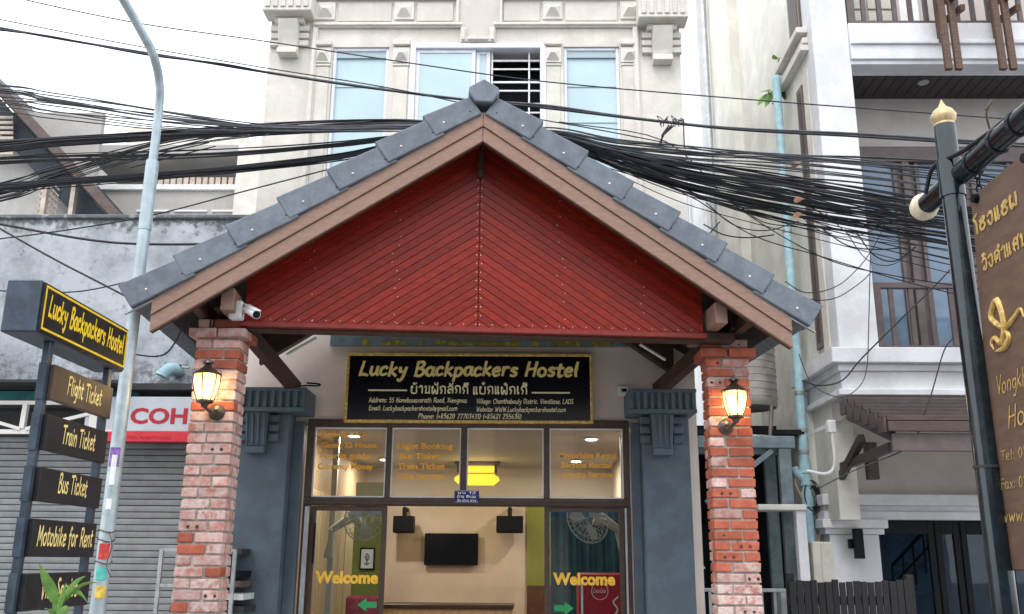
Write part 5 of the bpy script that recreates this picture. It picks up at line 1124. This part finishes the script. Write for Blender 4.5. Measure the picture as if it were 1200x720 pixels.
# shelf and white post
Yw = 9.25
x0, z1w = XZ(888, 591, Yw); x1, z0w = XZ(946, 602, Yw)
ws = thing('concrete_shelf', 'whitish concrete shelf on a white post right of the orange pillar', 'shelf', (x1, Yw, .13))
B(x0, x1, Yw, Yw + .35, z0w + .03, z1w).build('slab', 'house_plaster', ws, .008); B(x1 - .1, x1 - .005, Yw + .03, Yw + .13, .13, z0w + .0295).build('post', 'hotel_white', ws, .005)
# alley railing
Yg = 8.7; xg0 = 1.5; xg1 = XZ(921, 690, Yg)[0]; zg = XZ(900, 690, Yg)[1]
gr = thing('alley_railing', 'low galvanised railing across the alley behind the right pillar', 'railing', ((xg0 + xg1) / 2, Yg, .13))
B(xg0, xg1, Yg - .02, Yg + .02, zg - .03, zg).build('top_rail', 'rail_grey', gr, .004); B(xg0, xg1, Yg - .02, Yg + .02, .3, .33).build('bottom_rail', 'rail_grey', gr)
x = xg0 + .02; k = 0
while x < xg1: B(x - .012, x + .012, Yg - .012, Yg + .012, .33, zg - .0305).build('bar', 'rail_grey', gr); x += .115
for x in (xg0 + .06, xg1 - .03): B(x - .025, x + .025, Yg - .0195, Yg + .0195, .13, zg - .031).build('post', 'rail_grey', gr)
# white conduit box and cable coil by the pilaster
Yc = 8.62; x0, z1 = XZ(807, 578, Yc); x1, z0 = XZ(815, 623, Yc)
ab = thing('wall_fuse_box', 'slim white fuse box on the hostel side wall in the alley', 'fuse box', (x0, Yc + .1, z0))
B(1.552, x1 + .02, Yc, Yc + .2, z0, z1).build('case', 'white_metal', ab, .006); B(1.552, x1 - .03, Yc + .03, Yc + .15, z1 + .001, z1 + .12).build('trunking', 'white_metal', ab); B(1.552, x1 - .01, Yc + .08, Yc + .2, .3, z0 - .1).build('blue_panel', 'steel_bluegrey', ab)
cb = thing('cable_coil', 'tangled coil of pale cables hanging in the alley by the pilaster', 'cable', (1.6, 8.55, 1.6))
for k in range(7):
    a = PY(808 + random.uniform(-1, 3), 622, 8.55); b_ = PY(812 + random.uniform(-3, 8), 655 + random.uniform(-8, 10), 8.55); c = PY(809 + random.uniform(-1, 6), 672, 8.55); MB().tube(cr([a, b_, c, PY(814 + k, 668 - 6 * k, 8.6), PY(826, 666, 8.7)] if k < 3 else [a, b_, c, (b_ + c) / 2 + V(.05, 0, 0), a + V(.02, 0, 0)]), .006, 5).build('strand', 'lattice' if k < 3 else 'cable_black', cb)
# coil of black wire on the blue pipe
cb2 = thing('cable_coil', 'black coil of wire hung beside the lower blue pipe', 'cable', PY(955, 580, 10.0))
for k in range(9):
    c = PY(953 + random.uniform(-2, 2), 584 + random.uniform(-4, 4), 9.9); rx, rz = .06 + random.uniform(-.01, .03), .12 + random.uniform(-.03, .04)
    MB().tube([c + V(rx * math.cos(t * .35) , .01 * k, rz * math.sin(t * .35)) for t in range(19)], .007, 5).build('strand', 'cable_black', cb2)
for (pp) in (((935, 548), (932, 566), (938, 580), (942, 590)), ((937, 552), (942, 566), (940, 584), (946, 596)), ((958, 600), (961, 620), (960, 634)), ((916, 545), (913, 556), (922, 560), (932, 552))):
    MB().tube(cr([PY(*q, 9.95) for q in pp]), .012, 6).build('strand', 'lattice' if pp[0][1] > 546 else 'cable_black', cb2)
# dark slat fence
Yq = 8.2; xq0 = XZ(926, 700, Yq)[0]; xq1 = XZ(1069, 700, Yq)[0]
fc = thing('slat_fence', 'low black wooden slat fence before the hotel entrance', 'fence', ((xq0 + xq1) / 2, Yq, .13))
n = 17; wq = (xq1 - xq0) / n
for k in range(n):
    x0 = xq0 + k * wq; zt_ = XZ(926 + k * 8.4, 681, Yq)[1] + random.uniform(-.012, .012)
    B(x0 + random.uniform(.0005, .002), x0 + wq - random.uniform(.0015, .007), Yq + random.uniform(-.004, .004), Yq + .022, .16, zt_).build('slat', 'fence_wood', fc, .003)
B(xq0, xq1, Yq + .027, Yq + .06, 1.25, 1.32).build('rail', 'fence_wood', fc); B(xq0, xq1, Yq + .027, Yq + .06, .4, .47).build('rail', 'fence_wood', fc)
for x in (xq0, xq1 - .01): B(x, x + .06, Yq + .0605, Yq + .12, .13, 1.5).build('post', 'fence_wood', fc)

# ================================================================ hanging hotel sign on its post (right foreground)
QX, QY = 2.02, 4.15
hp_ = thing('sign_post', 'dark glossy sign post with golden onion finial and long cross bar', 'post', (QX, QY, .0))
ztop = PY(1110, 148, QY).z
MB().tube([(QX, QY, 0), (QX, QY, 1.3), (QX, QY, ztop)], [.056, .053, .05], 20).build('shaft', 'pole_dark', hp_, smooth=True)
MB().lathe([(.045, -.02), (.05, .0), (.046, .012), (.058, .035), (.06, .055), (.045, .08), (.02, .1), (.01, .12), (.003, .14)], (QX, QY, ztop), 20).build('finial', 'gold_paint', hp_, smooth=True)
zbar = 3.375; XBv = QX + .03
MB().tube([(XBv, 4.5, zbar), (XBv, 1.6, zbar)], .052, 18).build('cross_bar', 'pole_dark', hp_, smooth=True)
MB().lathe([(.005, .072), (.04, .062), (.064, .035), (.072, 0), (.064, -.03), (.052, -.045)], (XBv, 4.53, zbar), 20, 'y').build('end_ball', 'ivory', hp_, smooth=True)
MB().tube([(QX, QY, zbar - .1), (QX, QY, zbar + .09)], .058, 18).build('collar', 'pole_dark', hp_, smooth=True)
MB().tube([(QX, QY, 2.0), (QX, QY, 2.012)], .058, 18).build('band', 'charcoal', hp_)
MB().tube(cr([(QX - .06, 4.3, zbar - .02), (QX - .05, 4.2, zbar + .08), (QX + .0, 4.0, zbar + .07), (QX + .03, 3.7, zbar + .065), (QX + .05, 3.4, zbar + .08), (QX + .03, 2.6, zbar + .07)]), .011, 6).build('wire', 'cable_black', hp_)
for yy in (3.95, 3.72, 3.55): MB().tube([(XBv + .056 * math.cos(k * .6), yy + .004 * k, zbar + .056 * math.sin(k * .6)) for k in range(12)], .008, 6).build('tie_wire', 'cable_black', hp_)
MB().tube(cr([(QX, 3.75, zbar + .06), (QX - .02, 3.72, zbar + .12), (QX + .0, 3.7, zbar + .17), (QX - .03, 3.71, zbar + .13)]), .005, 5).build('wire', 'old_timber', hp_)
hs = thing('hanging_sign', 'carved brown wooden hotel sign with gold script hung on chains', 'sign', (QX + .04, 3.7, 1.4))
XF = QX + .03; zT, zB_ = 3.235, 1.55
fy = lambda z: 4.05 + (3.25 - z) * .09
zB_ = PX(1188, 669, XF).z
m = MB(); m.prism([(XF, fy(zT), zT), (XF, 3.0, zT + .01), (XF, 3.0, zB_), (XF, fy(zB_), zB_)], (.035, 0, 0)); m.build('board', 'carved_board', hs, .006)
for yy in (fy(zT) - .06, 3.55, 3.1):
    for k in range(3):
        c = V(XF + .015, yy, zT + .015 + k * .035); MB().tube([c + (V(0, .012 * math.cos(t * .7), .022 * math.sin(t * .7)) if k % 2 else V(.012 * math.cos(t * .7), 0, .022 * math.sin(t * .7))) for t in range(10)], .0045, 6).build('chain_link', 'lamp_black', hs)
    MB().lathe([(.02, -.02), (.022, .0), (.02, .02)], (XF - .002, yy, zT - .03), 12, 'x').build('eye_plate', 'lamp_black', hs)
Rh, Uh = (0, -1, 0), (0, 0, 1)
def HT(t, px, py, hh, th=1.0, sl_=.1, fit=None):
    p = PX(px, py, XF); strokes(t, (XF, p.y, p.z), Rh, Uh, 'carved_gold', 'lettering', hs, hh, fit=fit, thick=th, slant=sl_, lift=.003)
HT('ໂຮງແຮມ', 1143, 276, .085, 1.6, 0, .40); HT('ວົງຄຳແສນ', 1152, 318, .08, 1.5, 0, .40)
for pts_ in (((1166, 410), (1163, 402), (1167, 396), (1175, 402), (1178, 380), (1170, 352), (1163, 372), (1178, 384), (1190, 372), (1197, 362), (1201, 372)), ((1178, 384), (1184, 396), (1178, 408), (1168, 412))):
    P_ = cr([PX(*q, XF) + V(-.004, 0, 0) for q in pts_], 5); n = len(P_); MB().tube(P_, [.004 + .011 * math.sin(math.pi * i / (n - 1)) for i in range(n)], 8).build('scroll', 'carved_gold', hs, smooth=True)
HT('Vongkham', 1169, 463, .075, .95, .2, .36); HT('Hotel', 1182, 502, .09, .95, .2, .3); HT('Tel: 021', 1174, 541, .042, .85, .1, .25); HT('Fax: 021', 1174, 574, .045, .85, .1, .25); HT('www.', 1175, 612, .05, 1.1, .1, .2)

# ================================================================ overhead cables
def cable(pts, r, name, lab, cat='cable', group=None, mt='cable_black', n=5, seg=5, base=None):
    P_ = cr([Vector(p) for p in pts], seg); o = MB().tube(P_, r, n).build(name, mt, None, smooth=True, fixn=False)
    return tag(o, lab, cat, group)
def C3(pl, Y): return [PY(a, b_, Y) for a, b_ in pl]
XST = (-700, -60, 60, 190, 300, 400, 480, 560, 650, 720, 800, 900, 1000, 1120, 1270, 1900)
FAM = [
 (15, (.0045, .0065), 7.35, 'thin strand of the fan of wires along the top of the bundle', 'topmost strands of the cable bundle', 'cable_grey',
  (112, 124, 141, 150, 152, 150, 154, 155, 171, 181, 188, 195, 205, 218), (17, 15, 11, 5, 4, 5, 4, 5, 8, 12, 11, 13, 15, 17)),
 (24, (.0055, .009), 7.5, 'strand in the dense dark band through the middle of the cable bundle', 'strands of the dense middle band', 'cable_black',
  (176, 166, 158, 152, 147, 145, 152, 157, 177, 197, 214, 230, 248, 272), (7, 6, 6, 7, 7, 7, 5, 5, 8, 14, 15, 17, 19, 24)),
 (11, (.004, .007), 7.6, 'strand in the open gap between the two dark bands of the bundle', 'strands between the two bands', 'cable_black',
  (190, 185, 182, 177, 169, 160, 158, 162, 186, 206, 226, 246, 262, 280), (6, 5, 5, 4, 4, 4, 3, 4, 10, 20, 24, 28, 32, 36)),
 (16, (.005, .0085), 7.7, 'strand of the lower dark band of the cable bundle', 'strands of the lower band', 'cable_black',
  (224, 216, 207, 197, 184, 168, 162, 168, 190, 214, 236, 255, 272, 296), (6, 5, 5, 5, 5, 5, 4, 4, 8, 10, 12, 14, 19, 26)),
 (13, (.004, .0065), 7.85, 'strand slanting up across the bundle at the left and drooping lowest at the right', 'slanting strands of the bundle', 'cable_black',
  (240, 210, 170, 154, 149, 147, 155, 160, 190, 224, 254, 276, 298, 330), (14, 14, 9, 6, 6, 6, 4, 5, 12, 14, 15, 18, 24, 30)),
]
rng = random.Random(3)
def lerp(a, b_, t): return a + (b_ - a) * t
for n_, rr, Y, lab, grp, mt, ctr, spr in FAM:
    cs_ = (ctr[0] + (ctr[0] - ctr[1]) * 3.5,) + ctr + (ctr[-1] + (ctr[-1] - ctr[-2]) * 2.6,); ss_ = (spr[0],) + spr + (spr[-1],)
    for i in range(n_):
        a = rng.uniform(-1, 1); b_ = rng.uniform(-1, 1); YY = Y + rng.uniform(-.1, .1); w0 = rng.uniform(0, 6.3)
        pl = []
        for k, x in enumerate(XST):
            t = lerp(a, b_, min(1, max(0, (x - 100) / 900))); t = max(-1, min(1, t + .35 * math.sin(w0 + k * 1.3) * rng.uniform(.4, 1)))
            pl.append((x, cs_[k] + ss_[k] * t))
        cable(C3(pl, YY), rng.uniform(*rr), 'overhead_cable', lab, group=grp, mt=mt)
one = [
 ([(-40, -20), (30, 0), (160, 27), (300, 47), (480, 74), (640, 96), (880, 117), (1145, 137), (1270, 146)], .0055, 'topmost thin wire crossing the whole picture above the canopy', 7.2, 'cable_black'),
 ([(-60, 10), (0, 23), (160, 54), (300, 78), (460, 104), (600, 134), (700, 152), (860, 182), (1000, 199), (1270, 218)], .005, 'thin wire just above the thick twisted cable', 7.3, 'cable_black'),
 ([(-60, 22), (0, 33), (50, 42), (90, 49), (170, 62), (240, 73), (300, 83), (420, 101), (545, 117), (640, 124), (730, 137), (850, 150), (1000, 157), (1130, 165), (1270, 172)], .012, 'thick grey twisted cable sagging behind the ridge cap', 7.35, 'cable_grey'),
 ([(-60, 23), (0, 35), (60, 43), (170, 64), (260, 75), (330, 88), (430, 103), (560, 119), (640, 127), (740, 139), (860, 152), (1000, 160), (1130, 168), (1270, 176)], .009, 'black companion strand wound round the thick twisted cable', 7.33, 'cable_black'),
 ([(-60, 255), (0, 263), (60, 274), (110, 282), (160, 286), (240, 286), (330, 280)], .012, 'slack black cable hanging before the grey concrete wall', 8.3, 'cable_black'),
 ([(-60, 232), (0, 268), (60, 302), (110, 328), (165, 356), (215, 378), (240, 388)], .009, 'straight black wire descending behind the lamp post to the canopy eave', 6.9, 'cable_black'),
 ([(-60, 338), (0, 341), (40, 343), (90, 342), (130, 335), (165, 326)], .006, 'thin wire passing behind the top of the sign box', 7.6, 'cable_black'),
 ([(-60, 284), (0, 280), (90, 268), (180, 252), (280, 226), (380, 200), (420, 190)], .006, 'thin wire rising towards the cable bundle from the left', 7.6, 'cable_black'),
 ([(155, 415), (180, 418), (195, 414), (206, 400), (214, 384), (222, 372)], .006, 'thin black lead from the lamp post to the canopy eave', 6.45, 'cable_black'),
 ([(1160, 262), (1110, 320), (1058, 372), (1010, 420), (987, 446), (960, 452), (940, 446)], .0075, 'black wire running diagonally down to the hotel ledge', 8.2, 'cable_black'),
 ([(1118, 395), (1106, 412), (1092, 460), (1078, 500), (1071, 520), (1050, 532), (1000, 552), (960, 572)], .006, 'thin wire hanging before the timber awning', 8.1, 'cable_black'),
 ([(1020, 300), (1018, 380), (1016, 430), (1008, 452), (990, 465), (970, 462), (950, 448), (936, 415)], .005, 'thin grey looped wire in front of the white hotel column', 8.8, 'cable_grey'),
 ([(920, 330), (940, 342), (962, 342), (985, 333), (1005, 315), (1020, 296), (1034, 270)], .005, 'thin wire looping from the canopy eave up to the bundle', 8.3, 'cable_black'),
 ([(944, 350), (965, 352), (985, 347), (1010, 330), (1022, 318)], .005, 'second thin wire looping below the first at the canopy eave', 8.3, 'cable_black'),
 ([(655, 143), (780, 166), (860, 240), (960, 300), (1040, 322), (1140, 338)], .005, 'thin wire leaving the bundle and dropping to the balcony', 7.9, 'cable_black'),
 ([(690, 190), (800, 226), (880, 275), (960, 300), (1060, 330), (1150, 352)], .005, 'thin wire below the bundle crossing the balcony railing', 7.9, 'cable_black'),
]
def ext(pl):
    out = list(pl)
    if pl[0][0] <= -40: dx = pl[1][0] - pl[0][0]; out = [(pl[0][0] - 600, pl[0][1] - (pl[1][1] - pl[0][1]) / dx * 600)] + out
    if pl[-1][0] >= 1270: dx = pl[-1][0] - pl[-2][0]; out = out + [(pl[-1][0] + 600, pl[-1][1] + (pl[-1][1] - pl[-2][1]) / dx * 600)]
    return out
for pl, r, lab, Y, mt in one: pl = ext(pl); cable(C3(pl, Y), r, 'overhead_wire', lab, 'wire', mt=mt, n=6)
# stray ends and loops under the bundle
for i in range(14):
    x = rng.uniform(700, 1100); y = 215 + (x - 700) * .15 + rng.uniform(-10, 30); w_ = rng.uniform(40, 130); d_ = rng.uniform(8, 40)
    cable(C3([(x, y), (x + w_ * .3, y + d_ * .8), (x + w_ * .65, y + d_), (x + w_, y + d_ * rng.uniform(.1, .9) + w_ * .1)], 7.6 + rng.uniform(-.2, .2)), rng.choice((.004, .005, .006)), 'loose_wire', 'short slack wire drooping under the cable bundle right of the canopy', 'wire', 'slack wires under the bundle', n=4)
for i in range(5):
    x = rng.uniform(-20, 200); y = 196 + rng.uniform(-12, 25); w_ = rng.uniform(70, 150)
    cable(C3([(x, y), (x + w_ * .5, y - w_ * .13), (x + w_, y - w_ * .25 + rng.uniform(-4, 4))], 7.5 + rng.uniform(-.2, .2)), .006, 'loose_wire', 'thin wire slanting across the cable bundle left of the canopy', 'wire', 'wires slanting across the left bundle', n=4)
tc_ = thing('wire_knot', 'knot of twisted wire ends on the thick cable before the cream building', 'wire', PY(780, 142, 7.32))
for k in range(14):
    a = (768 + rng.uniform(0, 32), 142 + rng.uniform(-2, 4)); MB().tube(cr(C3([a, (a[0] + rng.uniform(-4, 4), a[1] - rng.uniform(1, 6)), (a[0] + rng.uniform(-2, 5), a[1] + rng.uniform(-6, 2)), (a[0] + rng.uniform(-5, 5), a[1] + rng.uniform(0, 6))], 7.32)), .0035, 5).build('strand', 'cable_black', tc_)
for k in range(3): MB().tube(C3([(790 - k * 3, 147), (778 - k, 158), (772 + k * 1.5, 170)], 7.35), .007, 5).build('strand', 'cable_black', tc_)
tag(MB().tube(C3([(801, 140), (802, 174)], 7.33), .006, 5).build('hanging_wire', 'cable_black'), 'short wire hanging straight down from the thick cable by the knot', 'wire')
# dry leaves caught in the cables
for (px, py) in ((933, 194), (936, 235), (935, 253)):
    o = leaf(PY(px - 6, py + 1, 7.3), PY(px + 6, py - 2, 7.3), .03, .01, nm='dry_leaf', mt='dry_leaf', par=None, side=(0, .3, 1))
    tag(o, {194: 'small dry leaf caught highest in the cables', 235: 'brown dry leaf caught in the middle of the cables', 253: 'reddish dry leaf hanging lowest under the cables'}[py], 'leaf')

# ================================================================ houses added across the street, behind the viewer, to shape light and reflections
for (x0, x1, h, mt, lab) in ((-16, -6.2, 6.6, 'house_plaster', 'stained plaster house added across the street for light and reflections'), (-6, 3.2, 7.4, 'porch_wall', 'beige shop house with blue awning added across the street for light and reflections'), (3.4, 13, 6.2, 'hotel_taupe', 'taupe house added across the street for light and reflections')):
    oh = thing('added_opposite_house', lab, 'building', ((x0 + x1) / 2, -11, 0), 'houses added across the street')
    B(x0, x1, -15, -10, 0, h).build('wall', mt, oh); MB().prism([(x0 - .4, -15.4, h), (x0 - .4, -9.4, h), (x0 - .4, -12.4, h + 1.5)], (x1 - x0 + .8, 0, 0)).build('roof', 'old_roof', oh)
    n_ = 4; wd = (x1 - x0) / n_
    for k in range(n_):
        a = x0 + k * wd + wd * .2; B(a, a + wd * .6, -9.999, -9.95, 3.9, 5.4).build('window', 'pane_sky_tint', oh); B(a - .15, a + wd * .6 + .15, -9.999, -9.94, .1, 2.6).build('shopfront', 'dark_room', oh)
    B(x0 + .2, x1 - .2, -9.9, -8.9, 2.75, 2.85).build('awning', 'teal_sheet' if mt != 'porch_wall' else 'blue_awning', oh)  # blue awning added for its reflection in the door glass
